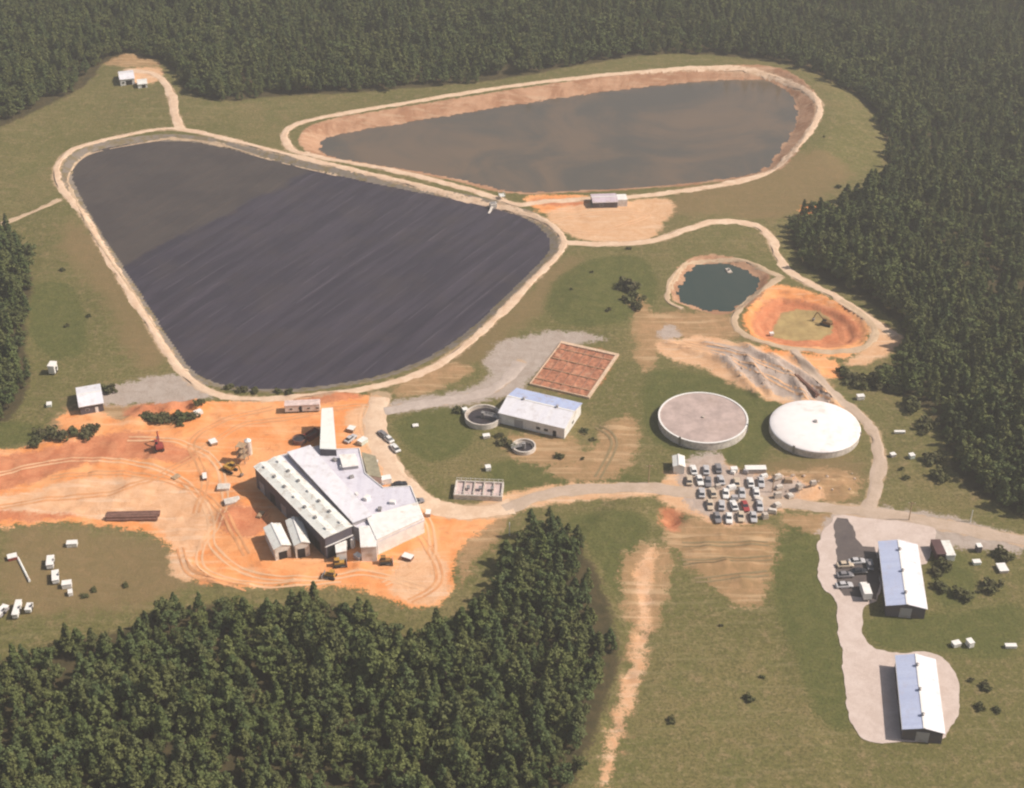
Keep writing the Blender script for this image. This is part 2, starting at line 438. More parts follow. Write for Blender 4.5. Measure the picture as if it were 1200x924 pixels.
    c = t.mix(mask('woods', 5, 2), c, floor)
    c = t.mix(t.math('MULTIPLY', mask('verge', 3, .8), .75), c, (.50, .35, .23))
    t.col(c)
    t.bump(t.math('ADD', n4, t.math('MULTIPLY', n1, .6)), .5, .55)
    return t.m
M_ground = ground_mat()

# ------------------------------------------------------------------ roads (centre lines)
ROADS = [
  ('ring', 'road', 3.3, True, [(66,205),(72,187),(92,173),(150,158),(205,151),(262,162),(320,177),(400,196),(480,215),(560,235),(605,246),(640,260),(660,280),(655,297),(620,333),(570,384),(528,418),(490,438),(440,453),(380,463),(300,468),(258,463),(224,446),(198,415),(163,360),(128,302),(97,250),(74,224)]),
  ('ring2', 'road', 3.6, True, [(334,163),(340,150),(372,139),(480,120),(600,101),(720,87),(830,79),(895,82),(938,100),(960,124),(950,152),(925,180),(902,200),(865,213),(800,224),(740,231),(640,236),(606,240),(572,229),(500,209),(430,194),(370,183),(345,177)]),
  ('north', 'road', 4.0, False, [(213,152),(206,138),(202,118),(195,100),(180,88),(150,84)]),
  ('west', 'path', 2.6, False, [(-30,272),(10,258),(40,248),(70,234)]),
  ('east', 'road', 3.6, False, [(660,284),(700,286),(760,283),(800,271),(840,260),(880,262),(902,276),(912,300),(930,322),(975,346),(1020,374),(1050,394)]),
  ('pond', 'path', 2.2, False, [(800,362),(782,352),(788,330),(805,308),(835,303),(870,305),(900,318),(915,325)]),
  ('basin', 'path', 2.8, False, [(915,325),(895,338),(872,355),(860,378),(885,398),(930,408),(975,412),(1012,408),(1026,388),(1012,370),(985,352)]),
  ('tankroad', 'road', 4.0, False, [(930,410),(945,430),(975,462),(1005,484),(1024,508),(1031,535),(1027,565),(1018,598)]),
  ('yard', 'road', 7.0, False, [(445,466),(438,495),(450,532),(475,568),(505,592),(548,601),(600,593)]),
  ('main', 'road', 5.0, False, [(590,596),(645,579),(710,572),(780,574),(850,583),(930,591),(1010,600),(1080,611),(1140,622),(1270,648)]),
  ('gravelway', 'gravel_road', 4.2, False, [(450,481),(500,474),(545,466),(585,452),(610,425)]),
  ('rim', 'path', 1.2, False, [(182,385),(150,335),(108,275),(88,232),(80,208),(98,183),(140,171),(200,163),(255,169),(320,187),(400,206)]),
]
def catmull(pts, closed, step=1.5):
    pts = [Vector((p[0], p[1])) for p in pts]; n = len(pts); out = []
    rng = range(n) if closed else range(n - 1)
    for i in rng:
        if closed: a, b, c, d = pts[i - 1], pts[i], pts[(i + 1) % n], pts[(i + 2) % n]
        else: a, b, c, d = pts[max(i - 1, 0)], pts[i], pts[i + 1], pts[min(i + 2, n - 1)]
        k = max(2, int((c - b).length / step))
        for j in range(k):
            t = j / k
            out.append(.5 * ((2 * b) + (c - a) * t + (2 * a - 5 * b + 4 * c - d) * t * t + (-a + 3 * b - 3 * c + d) * t ** 3))
    if not closed: out.append(pts[-1])
    return out
road_lines = []
for nm, kind, w, closed, pts in ROADS:
    z = -.8 if nm == 'rim' else 0.0
    road_lines.append((nm, kind, w, closed, catmull(PP(pts, z), closed)))

# ------------------------------------------------------------------ forest areas
WOODS = [
  # foreground wood
  [(-60,775),(0,762),(60,745),(130,735),(165,715),(200,702),(260,694),(320,698),(380,690),(420,712),(460,735),(500,735),(545,715),(570,688),(590,655),(615,620),(640,605),(665,612),(690,640),(705,670),(722,715),(728,760),(715,800),(700,840),(690,870),(660,930),(640,1040),(-120,1040)],
  # north wood
  [(-200,150),(-60,175),(0,150),(60,122),(110,95),(120,72),(165,66),(205,82),(215,112),(260,122),(330,112),(420,110),(520,100),(620,88),(700,72),(780,62),(850,66),(915,74),(975,90),(1020,118),(1045,160),(1040,200),(1010,225),(975,250),(925,258),(925,290),(950,322),(1000,345),(1050,375),(1065,400),(1040,432),(1000,450),(1080,470),(1110,520),(1118,560),(1160,590),(1260,625),(1400,640),(1400,-60),(-200,-60)],
  # west wood
  [(-200,265),(0,262),(25,290),(40,330),(28,380),(34,430),(30,475),(0,500),(-200,520)]]
WOODW = [chaikin(PP(WOODS[0], 4.0), 1)] + [chaikin(PP(q), 1) for q in WOODS[1:]]

# ------------------------------------------------------------------ ground
def axis(segs):
    out = []
    for a, b, s in segs: out += list(np.arange(a, b, s))
    return out
ys = axis([(225, 570, .95), (570, 860, 1.5)]); 
g = 2.0
while ys[-1] < 12000: ys.append(ys[-1] + g); g *= 1.16
pre = []; g = 2.0; v = 225
while v > -6000: v -= g; g *= 1.2; pre.append(v)
ys = np.array(pre[::-1] + ys)
xs = list(np.arange(-250, 250.1, 1.05)); g = 2.0; ex = []; v = xs[-1]
while v < 9000: v += g; g *= 1.16; ex.append(v)
xs = np.array([-e for e in ex[::-1]] + xs + ex)
GX, GY = np.meshgrid(xs, ys)
gx = GX.ravel(); gy = GY.ravel()
gz = height(gx, gy)
nx, ny = len(xs), len(ys)
def grid_mesh(name, gx, gy, gz, nx, ny):
    me = bpy.data.meshes.new(name)
    me.vertices.add(nx * ny)
    me.vertices.foreach_set('co', np.stack([gx, gy, gz], 1).astype(np.float32).ravel())
    i = np.arange((ny - 1) * (nx - 1)); r = i // (nx - 1); c = i % (nx - 1)
    a = r * nx + c
    q = np.stack([a, a + 1, a + nx + 1, a + nx], 1).astype(np.int32)
    me.loops.add(q.size); me.loops.foreach_set('vertex_index', q.ravel())
    me.polygons.add(len(q)); me.polygons.foreach_set('loop_start', np.arange(0, q.size, 4, dtype=np.int32))
    me.polygons.foreach_set('loop_total', np.full(len(q), 4, np.int32))
    me.polygons.foreach_set('use_smooth', np.ones(len(q), bool))
    me.update(calc_edges=True); me.validate()
    return me
gme = grid_mesh('ground', gx, gy, gz, nx, ny)
d1 = -sdf(L1, gx, gy, 20); d2 = -sdf(L2, gx, gy, 20); d3 = -sdf(L3, gx, gy, 12); d4 = sdf(L4, gx, gy)
verge = np.full(gx.shape, -12.0)
for nm, kind, w, closed, line in road_lines:
    pts = np.array([(p.x, p.y) for p in line[::2]])
    lo = pts.min(0) - 10; hi = pts.max(0) + 10
    m = np.where((gx > lo[0]) & (gx < hi[0]) & (gy > lo[1]) & (gy < hi[1]))[0]
    dd = np.full(len(m), 1e9)
    for p in pts: dd = np.minimum(dd, (gx[m] - p[0]) ** 2 + (gy[m] - p[1]) ** 2)
    verge[m] = np.maximum(verge[m], w / 2 + (.3 if kind == 'road' else -.2) - np.sqrt(dd))
woods = np.full(gx.shape, -12.0)
for q in WOODW: woods = np.maximum(woods, sdf(q, gx, gy))
farout = (np.abs(gx) > 430) | (gy > 900) | (gy < 200)
woods = np.where(farout, np.where(gy > 500, 6, woods), woods)
OLIVE = chaikin(PP([(903,388),(922,360),(968,368),(980,388),(955,400),(908,399)], -3.2), 1)
attrs = dict(orange=union(ORANGE, gx, gy), clay=union(CLAY, gx, gy), pale=union(PALE, gx, gy), gravel=union(GRAVEL, gx, gy),
             lush=union(LUSH, gx, gy), earth=union(EARTH, gx, gy), brown=union(BROWN, gx, gy),
             tan=np.maximum(np.where(d2 < 20, 8.8 - d2, -12), np.where(d3 < 11, 3.4 - d3, -12)),
             bankg=np.where(d1 < 19, 4.6 - d1, -12), olive=sdf(OLIVE, gx, gy), woods=woods, verge=verge)
for k, v in attrs.items():
    a = gme.attributes.new(k, 'FLOAT', 'POINT'); a.data.foreach_set('value', np.clip(v, -12, 12).astype(np.float32))
gme.materials.append(M_ground)
gob = bpy.data.objects.new('ground', gme); C.objects.link(gob); struct(gob)

# road surfaces
def road_mat(name, a, b, c):
    t = NT(name); t.rough(1); t.b.inputs['Specular IOR Level'].default_value = .05
    p = t.pos()
    n1, n2 = t.noise(.22, 7, .72, p, .5), t.noise(1.8, 4, .7, p)
    col = t.mix(t.ramp(n1, .35, .65), a, b); col = t.mix(t.math('MULTIPLY', t.ramp(n2, .5, .75), .6), col, c)
    t.col(col); t.bump(n2, .2, .4); return t.m
M_road = road_mat('pale_dirt', (.70, .53, .39), (.60, .42, .29), (.46, .31, .20))
M_path = road_mat('worn_dirt', (.56, .42, .29), (.46, .33, .22), (.35, .24, .15))
M_grav = road_mat('gravel', (.50, .42, .37), (.41, .34, .30), (.34, .27, .23))
M_road2 = road_mat('grey_dirt_road', (.50, .39, .31), (.43, .33, .25), (.34, .25, .19))
def strip(name, line, w, closed, m, seed):
    n = len(line); vs = []; fs = []
    K = 7
    xs_, ys_ = [], []
    for i, p in enumerate(line):
        a = line[i - 1] if (closed or i > 0) else p; b = line[(i + 1) % n] if (closed or i < n - 1) else p
        t = (b - a).normalized(); nn = Vector((-t.y, t.x))
        for k in range(K):
            u = (k / (K - 1) - .5) * w
            if k in (0, K - 1):
                u += math.copysign(1, u) * (float(vnoise([p.x], [p.y], 2.2, seed + k)[0]) * 1.3 + float(vnoise([p.x], [p.y], 7, seed + k)[0]) * 1.5)
            xs_.append(p.x + nn.x * u); ys_.append(p.y + nn.y * u)
    zz = height(np.array(xs_), np.array(ys_)) + .11 + seed * .0016
    for j in range(len(xs_)):
        k = j % K
        vs.append((xs_[j], ys_[j], zz[j] - (.16 if k in (0, K - 1) else 0)))
    for i in range(n if closed else n - 1):
        for k in range(K - 1):
            a = i * K + k; b = ((i + 1) % n) * K + k
            fs.append((a, a + 1, b + 1, b))
    mb = MB(); mb.v = vs; mb.f = fs
    return struct(mb.build(name, m, smooth=True))
for i, (nm, kind, w, closed, line) in enumerate(road_lines):
    strip(kind, line, w, closed, {'road': M_road, 'path': M_path, 'gravel_road': M_grav}[kind] if nm not in ('main', 'tankroad') else M_road2, 20 + i * 3)

def sheet(name, px, z, m, n=1):
    pts = chaikin(PP(px), n); mb = MB(); rs = []
    for i, a in enumerate(pts):
        b = pts[(i + 1) % len(pts)]; k_ = max(1, int(math.hypot(b[0] - a[0], b[1] - a[1]) / .7))
        for j in range(k_):
            x = a[0] + (b[0] - a[0]) * j / k_; y = a[1] + (b[1] - a[1]) * j / k_
            rs.append((x + float(vnoise([x], [y], 1.6, 71)[0]) * .7 + float(vnoise([x], [y], 6, 72)[0]) * 1.4, y + float(vnoise([x], [y], 1.6, 73)[0]) * .7 + float(vnoise([x], [y], 6, 74)[0]) * 1.4))
    pts = rs
    nn = len(pts); mb.v = [(p[0], p[1], z) for p in pts]
    for a, b, c in tessellate_polygon([[Vector((p[0], p[1], 0)) for p in pts]]):
        A, B, D = pts[a], pts[b], pts[c]
        if (B[0] - A[0]) * (D[1] - A[1]) - (B[1] - A[1]) * (D[0] - A[0]) < 0: a, b, c = c, b, a
        mb.f.append((a, b, c))
    return mb.build(name, m)
M_drive = road_mat('driveway_gravel', (.60, .50, .45), (.52, .42, .37), (.42, .34, .29))
M_asph = road_mat('asphalt', (.10, .085, .085), (.13, .11, .105), (.19, .15, .13))
struct(sheet('driveway', [(957,640),(962,628),(975,612),(978,602),(1010,606),(1060,611),(1098,616),(1094,642),(1088,652),(1082,665),(1040,668),(1030,705),(1012,712),(1014,722),(1010,745),(1024,762),(1060,766),(1098,764),(1116,778),(1126,808),(1124,842),(1112,860),(1108,868),(1050,872),(1022,872),(1000,858),(991,830),(990,780),(982,725),(981,700),(966,692),(958,670)], .13, M_drive, 2))
struct(sheet('car_park', [(976,606),(999,608),(1001,640),(1030,642),(1032,705),(1010,702),(984,700),(979,650)], .145, M_asph, 1))

# ------------------------------------------------------------------ water and the covered lagoon
def pond(name, poly, z, m, grow=1.2):
    pts = np.array(poly); c = pts.mean(0)
    mb = MB(); d = pts - c; L = np.linalg.norm(d, axis=1)[:, None]; q = c + d * (1 + grow / L)
    mb.v = [(a, b, z) for a, b in q]
    for t in tessellate_polygon([[Vector((a, b, 0)) for a, b in q]]):
        A, B, D = q[t[0]], q[t[1]], q[t[2]]
        mb.f.append(tuple(t) if (B[0]-A[0])*(D[1]-A[1])-(B[1]-A[1])*(D[0]-A[0]) > 0 else tuple(t[::-1]))
    return mb.build(name, m)
def water_mat(name, a, b, rough):
    t = NT(name); t.rough(rough); t.b.inputs['Specular IOR Level'].default_value = .5
    p = t.pos(); n = t.noise(.022, 6, .65, p, .9)
    t.col(t.mix(t.ramp(n, .35, .65), a, b))
    t.bump(t.noise(1.5, 3, .6, p), .05, .35); return t.m
struct(pond('water', L2, Z2, water_mat('murky_water', (.090, .080, .064), (.150, .108, .072), .13), 2.2))
struct(pond('water', L3, Z3, water_mat('green_water', (.030, .050, .042), (.045, .060, .048), .18), 1.5))
# cover
lx = np.array(L1); x0, y0 = lx.min(0) - 3; x1, y1 = lx.max(0) + 3
cx = np.arange(x0, x1, .95); cy = np.arange(y0, y1, .95)
CX, CY = np.meshgrid(cx, cy); s1 = sdf(L1, CX.ravel(), CY.ravel(), 20)
SA = Vector(P(330, 430, Z1)); SB = Vector(P(560, 262, Z1)); sdir = (SB - SA).normalized(); sn = Vector((-sdir.y, sdir.x))
uu = CX.ravel() * sn.x + CY.ravel() * sn.y; vv = CX.ravel() * sdir.x + CY.ravel() * sdir.y
wob = vnoise(CX.ravel(), CY.ravel(), 30, 31) * 3
ph = (uu + wob) / 7.0; fr = ph - np.floor(ph)
ridge = np.exp(-((fr - .5) / .09) ** 2) * (.5 + 1.0 * (vnoise(vv, np.floor(ph) * 9.1, 14, 33) + .5))
bill = np.maximum(vnoise(uu * 1.0, vv * .35, 6, 35), 0) * .5
cz = Z1 + .08 + sstep(1, 6, s1) * (.30 * ridge + bill * .35) + vnoise(CX.ravel(), CY.ravel(), 25, 36) * .25 * sstep(2, 12, s1)
mb = MB(); nxx = len(cx); S = s1.reshape(CX.shape); idx = -np.ones(CX.size, int)
for j in range(len(cy) - 1):
    for i in range(nxx - 1):
        if max(S[j, i], S[j, i + 1], S[j + 1, i], S[j + 1, i + 1]) > -1.3:
            q = [j * nxx + i, j * nxx + i + 1, (j + 1) * nxx + i + 1, (j + 1) * nxx + i]
            for k in q:
                if idx[k] < 0:
                    idx[k] = len(mb.v); mb.v.append((CX.ravel()[k], CY.ravel()[k], cz[k]))
            mb.f.append(tuple(int(idx[k]) for k in q))
def cover_mat():
    t = NT('black_membrane'); t.rough(.42); t.b.inputs['Specular IOR Level'].default_value = .4
    p = t.pos(); sx = t.n('ShaderNodeSeparateXYZ'); t.l(p, sx.inputs[0])
    def lin(a, b, c): return t.math('ADD', t.math('ADD', t.math('MULTIPLY', sx.outputs[0], a), t.math('MULTIPLY', sx.outputs[1], b)), c)
    u = lin(sn.x, sn.y, 0); v = lin(sdir.x, sdir.y, 0)
    cmb = t.n('ShaderNodeCombineXYZ'); t.l(t.math('MULTIPLY', u, .22), cmb.inputs[0]); t.l(t.math('MULTIPLY', v, .018), cmb.inputs[1])
    st = t.noise(1, 4, .6, cmb.outputs[0])
    c = t.mix(t.ramp(st, .40, .62), (.034, .028, .040), (.050, .041, .056))
    n = t.noise(.05, 6, .65, p)
    c = t.mix(t.math('MULTIPLY', t.ramp(n, .45, .7), .5), c, (.056, .044, .046))
    # weld seams
    f = t.math('FRACT', t.math('DIVIDE', u, 7.0)); s = t.ramp(t.math('ABSOLUTE', t.math('SUBTRACT', f, .5)), .05, .0)
    c = t.mix(t.math('MULTIPLY', s, t.math('MULTIPLY', t.ramp(t.noise(.09, 3, .5, p), .4, .6), .5)), c, (.13, .11, .13))
    # older browner section in the north-west
    A, B = Vector(P(362, 203, Z1)), Vector(P(165, 300, Z1)); d = (B - A).normalized(); nn = Vector((-d.y, d.x))
    if nn.dot(Vector(P(150, 200, Z1)) - A) < 0: nn = -nn
    w = t.math('ADD', lin(nn.x, nn.y, -nn.dot(A)), t.math('MULTIPLY', t.math('SUBTRACT', n, .5), 14))
    c = t.mix(t.ramp(w, -2, 2), c, t.mix(t.ramp(n, .4, .6), (.056, .045, .042), (.068, .054, .048)))
    t.col(c); return t.m
cov = thing('lagoon_cover', 'huge dark floating membrane with diagonal seams covering the near lagoon', 'cover', (0, 0, 0))
mb.build('membrane', cover_mat(), cov, smooth=True)

# ------------------------------------------------------------------ trees
def leaf_mat(name, cols):
    t = NT(name); t.rough(.75); t.b.inputs['Specular IOR Level'].default_value = .12
    oi = t.n('ShaderNodeObjectInfo').outputs['Random']
    rp = t.n('ShaderNodeValToRGB'); t.l(oi, rp.inputs[0]); e = rp.color_ramp.elements
    e[0].color = (*cols[0], 1); e[1].color = (*cols[-1], 1)
    for i, c in enumerate(cols[1:-1]):
        k = e.new((i + 1) / (len(cols) - 1)); k.color = (*c, 1)
    n = t.noise(.9, 3, .6, t.obj())
    c = t.mix(t.math('MULTIPLY', t.ramp(n, .4, .7), .55), rp.outputs[0], (.140, .158, .054))
    t.col(c); return t.m
M_leaf = leaf_mat('foliage', [(.058, .084, .030), (.098, .122, .038), (.074, .104, .042), (.120, .132, .044), (.098, .108, .042), (.128, .146, .048), (.064, .092, .038), (.108, .114, .046)])
M_bark = flat_mat('bark', (.12, .085, .06), .95, .3, 2)
def crown_mesh(k):
    rng = np.random.RandomState(100 + k)
    conif = k % 3 != 2
    H = [14.5, 12, 10.5, 16, 11.5, 9.5][k]; Rr = [2.7, 3.0, 4.1, 2.4, 3.3, 4.3][k]; z0 = H * (.22 if conif else .28)
    V = []
    nb = 42 if conif else 34
    # branch clumps around the stem
    for b in range(nb):
        if conif:
            t_ = (b + rng.rand()) / nb; zc = z0 + t_ * (H - z0) * .97
            rr = Rr * (1 - t_) ** .75 * (.55 + .6 * rng.rand()) * min(1, .55 + t_ * 4)
            size = .75 * (1 - t_) + .42
        else:
            u = rng.rand() * 2 - 1; th = math.acos(u); t_ = rng.rand() ** .4
            zc = z0 + (H - z0) * (.5 + .5 * u * t_); rr = Rr * math.sin(th) * t_ * (.7 + .45 * rng.rand()); size = .95
        a = rng.rand() * 6.283
        c = np.array([rr * math.cos(a), rr * math.sin(a), zc])
        m = 26
        d = rng.randn(m, 3); d /= np.linalg.norm(d, axis=1)[:, None]
        p = c + d * (size * (.55 + .6 * rng.rand(m, 1))) * np.array([1.15, 1.15, .75])
        for q, dn in zip(p, d):
            nrm = dn + rng.randn(3) * .55 + np.array([0, 0, .45]); nrm /= np.linalg.norm(nrm)
            ax = np.cross(nrm, rng.randn(3)); ax /= np.linalg.norm(ax); bx = np.cross(nrm, ax)
            s = .26 + .24 * rng.rand(); e = s * (.6 + .5 * rng.rand())
            V += [q - ax * s - bx * e * .6, q + ax * s * .7 - bx * e, q + ax * s + bx * e * .7 - nrm * .12, q - ax * s * .5 + bx * e]
    V = np.array(V); mb = MB(); mb.v = [tuple(v) for v in V]
    mb.f = [(4 * i, 4 * i + 1, 4 * i + 2, 4 * i + 3) for i in range(len(V) // 4)]
    return mb, H
def trunk_mesh(k, H):
    rng = random.Random(k); mb = MB(); pr = [(.26, -.6), (.2, 1.5), (.15, H * .45), (.05, H * .9)]
    mb.lathe(pr, 7, True)
    for i in range(6):
        z = H * (.3 + .1 * i); a = rng.random() * 6.28; l = 1.8 - .22 * i
        mb.tube((0, 0, z), (l * math.cos(a), l * math.sin(a), z + l * .45), .05, 5)
    return mb
protos = []
inpoly = lambda q, x, y: float(sdf(q, np.array([x]), np.array([y]), 1)[0]) > 0
def scatter(spacing, bounds, rng):
    x0, x1, y0, y1 = bounds; X = np.arange(x0, x1, spacing); Y = np.arange(y0, y1, spacing * .87)
    A, B = np.meshgrid(X, Y); A = A + (np.arange(len(Y)) % 2)[:, None] * spacing * .5
    A = A.ravel() + (rng.rand(A.size) - .5) * spacing * .75; B = B.ravel() + (rng.rand(B.size) - .5) * spacing * .75
    return A, B
rng = np.random.RandomState(3)
A, B = scatter(3.9, (-420, 420, 150, 980), rng)
keep = np.full(A.shape, -12.0)
for i, q in enumerate(WOODW): keep = np.maximum(keep, sdf(q, A, B))
near_d = sdf(WOODW[0], A, B)
outer = (B > P(600, -55)[1]) | (np.abs(A) > 300) & (B > 480)
ok = (keep + vnoise(A, B, 9, 40) * 7 > 1.0) | (outer & (keep > -11.9)) | (B > 850)
# keep trees off the road north and clearings by chance
ok &= ~((keep < 4) & (rng.rand(A.size) < .2)); ok &= vnoise(A, B, 13, 47) > -.40
A, B, near_d, keep = A[ok], B[ok], near_d[ok], keep[ok]
Zt = height(A, B)
def proj(x, y, z):
    dx, dy, dz = x, y, z - CAMZ
    dep = dy * cp - dz * sp; up = dy * sp + dz * cp
    return 600 + FPX * dx / dep, 462 - FPX * up / dep, dep
pxs, pys, dep = proj(A, B, Zt + 6)
cand = np.where((near_d > -4) & (pxs > -8) & (pxs < 1208) & (pys < 935) & (pys > 0))[0]
cand = cand[np.argsort(np.hypot(A[cand], B[cand]))][:300]
ind = np.zeros(A.size, bool); ind[cand] = True
var = rng.randint(0, 6, A.size); rot = rng.rand(A.size) * 6.283; scl = .42 + .5 * rng.rand(A.size) ** 1.3 + vnoise(A, B, 22, 44) * .4
scl *= np.where(keep < 3, .8, 1.0)
TL = 'dark green tree standing in the dense wood at the bottom left'
TG = 'trees of the wood at the bottom left'
for i in cand:
    k = int(var[i]); loc = (A[i], B[i], Zt[i] - .1)
    while len(protos) <= 5 and k >= len(protos):
        kk = len(protos); cm, H = crown_mesh(kk)
        protos.append([None, cm, H])
    if protos[k][0] is None:
        t_ = thing('tree', TL, 'tree', loc, rot[i], TG)
        cr = protos[k][1].build('crown', M_leaf, t_); tk = trunk_mesh(k, protos[k][2]).build('trunk', M_bark, t_)
        t_.scale = (scl[i],) * 3; protos[k][0] = t_; protos[k].append((cr, tk))
    else:
        copy_thing(protos[k][0], protos[k][3], loc, rot[i], TL, TG, scl[i])
# the remaining woodland: one countless mass, instanced from the same crowns
rest = ~ind
me = bpy.data.meshes.new('woodland'); n = int(rest.sum()); me.vertices.add(n)
me.vertices.foreach_set('co', np.stack([A[rest], B[rest], Zt[rest] - .1], 1).astype(np.float32).ravel())
for nm, ty, arr in (('tvar', 'INT', var[rest].astype(np.int32)), ('trot', 'FLOAT', rot[rest].astype(np.float32)), ('tscl', 'FLOAT', scl[rest].astype(np.float32))):
    a = me.attributes.new(nm, ty, 'POINT'); a.data.foreach_set('value', arr)
wood = bpy.data.objects.new('woodland', me); C.objects.link(wood); struct(wood, 'stuff')
tag(wood, 'dense dark woodland surrounding the lagoons and fields', 'woodland')
ng = bpy.data.node_groups.new('scatter_trees', 'GeometryNodeTree'); ng.is_modifier = True
ng.interface.new_socket('Geometry', in_out='INPUT', socket_type='NodeSocketGeometry')
ng.interface.new_socket('Geometry', in_out='OUTPUT', socket_type='NodeSocketGeometry')
N = ng.nodes; gi = N.new('NodeGroupInput'); go = N.new('NodeGroupOutput'); jn = N.new('GeometryNodeJoinGeometry')
m2p = N.new('GeometryNodeMeshToPoints'); ng.links.new(gi.outputs[0], m2p.inputs[0])
def named(nm, ty):
    o = N.new('GeometryNodeInputNamedAttribute'); o.data_type = ty; o.inputs[0].default_value = nm
    return next(s for s in o.outputs if s.enabled and s.name == 'Attribute')
av, ar, as_ = named('tvar', 'INT'), named('trot', 'FLOAT'), named('tscl', 'FLOAT')
cx3 = N.new('ShaderNodeCombineXYZ'); ng.links.new(ar, cx3.inputs[2])
for k in range(6):
    cmp_ = N.new('FunctionNodeCompare'); cmp_.data_type = 'INT'; cmp_.operation = 'EQUAL'
    ins = [s for s in cmp_.inputs if s.enabled]; ng.links.new(av, ins[0]); ins[1].default_value = k
    j2 = N.new('GeometryNodeJoinGeometry')
    for ob in protos[k][3]:
        oi = N.new('GeometryNodeObjectInfo'); oi.transform_space = 'ORIGINAL'; oi.inputs['Object'].default_value = ob
        ng.links.new(oi.outputs['Geometry'], j2.inputs[0])
    iop = N.new('GeometryNodeInstanceOnPoints'); ng.links.new(m2p.outputs[0], iop.inputs['Points'])
    ng.links.new(cmp_.outputs[0], iop.inputs['Selection']); ng.links.new(j2.outputs[0], iop.inputs['Instance'])
    ng.links.new(cx3.outputs[0], iop.inputs['Rotation']); ng.links.new(as_, iop.inputs['Scale'])
    ng.links.new(iop.outputs[0], jn.inputs[0])
ng.links.new(jn.outputs[0], go.inputs[0])
md = wood.modifiers.new('scatter', 'NODES'); md.node_group = ng
print('trees', n, len(cand))
#PART2
# ------------------------------------------------------------------ materials for buildings and things
M_white = flat_mat('white_paint', (.80, .78, .75), .5, .12, .5, dirt=(.50, .40, .31))
M_cream = panel_mat('cream_sheet', (.80, .80, .76), (.76, .77, .72), 1.0, .45)
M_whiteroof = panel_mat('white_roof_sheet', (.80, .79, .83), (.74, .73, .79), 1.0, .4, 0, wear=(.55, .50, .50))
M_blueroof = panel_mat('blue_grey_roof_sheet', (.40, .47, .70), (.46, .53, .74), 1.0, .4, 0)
M_roof_shade = panel_mat('shade_tinted_roof_sheet', (.48, .54, .74), (.54, .60, .79), 1.0, .4, 0, wear=(.5, .5, .62))  # white roof sheet again, bluer: shade of the left slopes put into the colour
M_darkwall = panel_mat('shade_darkened_sheet', (.13, .115, .14), (.10, .09, .11), 1.0, .55, wear=(.16, .12, .10))  # near-black base colour carries the shade of left-facing walls
M_greywall = panel_mat('light_wall_sheet', (.45, .43, .44), (.40, .38, .39), 1.0, .55)
M_trim = flat_mat('trim_white', (.78, .76, .73), .5, .08, 1)
M_dark = flat_mat('dark_opening', (.025, .022, .025), .6, .2, 1)
M_glass = flat_mat('glass', (.03, .035, .045), .12, .1, 1, spec=.6)
M_conc = flat_mat('concrete', (.52, .45, .39), .9, .2, .5, dirt=(.33, .26, .20))
M_pconc = flat_mat('pale_concrete', (.64, .58, .52), .85, .25, .8, dirt=(.34, .27, .21))
M_tankwater = flat_mat('dark_tank_water', (.045, .038, .042), .12, .4, .5, spec=.5)
M_scum = flat_mat('pinkish_slurry', (.45, .35, .32), .8, .22, .25, dirt=(.36, .27, .23))
M_dome = flat_mat('white_membrane', (.84, .80, .79), .6, .05, .3, dirt=(.66, .57, .52))
M_redsoil = flat_mat('red_sludge', (.40, .17, .10), 1, .4, .7, dirt=(.50, .29, .19))
M_tyre = flat_mat('rubber', (.03, .028, .027), .8, .2, 2)
M_steel = flat_mat('steel', (.34, .32, .31), .45, .2, 1, metal=.4)
M_rust = flat_mat('brown_pipe', (.21, .11, .085), .7, .3, 1)
M_yellow = flat_mat('yellow_paint', (.46, .26, .05), .5, .3, 1.5, dirt=(.30, .16, .08))
M_red = flat_mat('red_paint', (.30, .055, .045), .5, .3, 1, dirt=(.22, .09, .06))
M_timber = flat_mat('timber', (.42, .29, .18), .9, .25, 1)
M_green = flat_mat('green_paint', (.10, .17, .10), .6, .2, 1)
M_meadow = flat_mat('pale_green_paint', (.55, .62, .55), .5, .15, 1)

def rect(c, z):
    """four photo corners (p0->p1 along x, p1->p2 along y) at height z -> centre, length, width, angle"""
    q = [Vector(P(a, b, z)) for a, b in c]
    cen = sum(q, Vector((0, 0))) / 4
    ux = ((q[1] - q[0]) + (q[2] - q[3])) / 2; uy = ((q[3] - q[0]) + (q[2] - q[1])) / 2
    ang = math.atan2(ux.y, ux.x)
    if uy.length > ux.length * 1.2:
        sg = 1 if ux.x * uy.y - ux.y * uy.x > 0 else -1
        ang = math.atan2(uy.y, uy.x) - sg * math.pi / 2
    L = abs(Vector((math.cos(ang), math.sin(ang))).dot(ux)); w = abs(Vector((-math.sin(ang), math.cos(ang))).dot(uy))
    return cen, L, w, ang

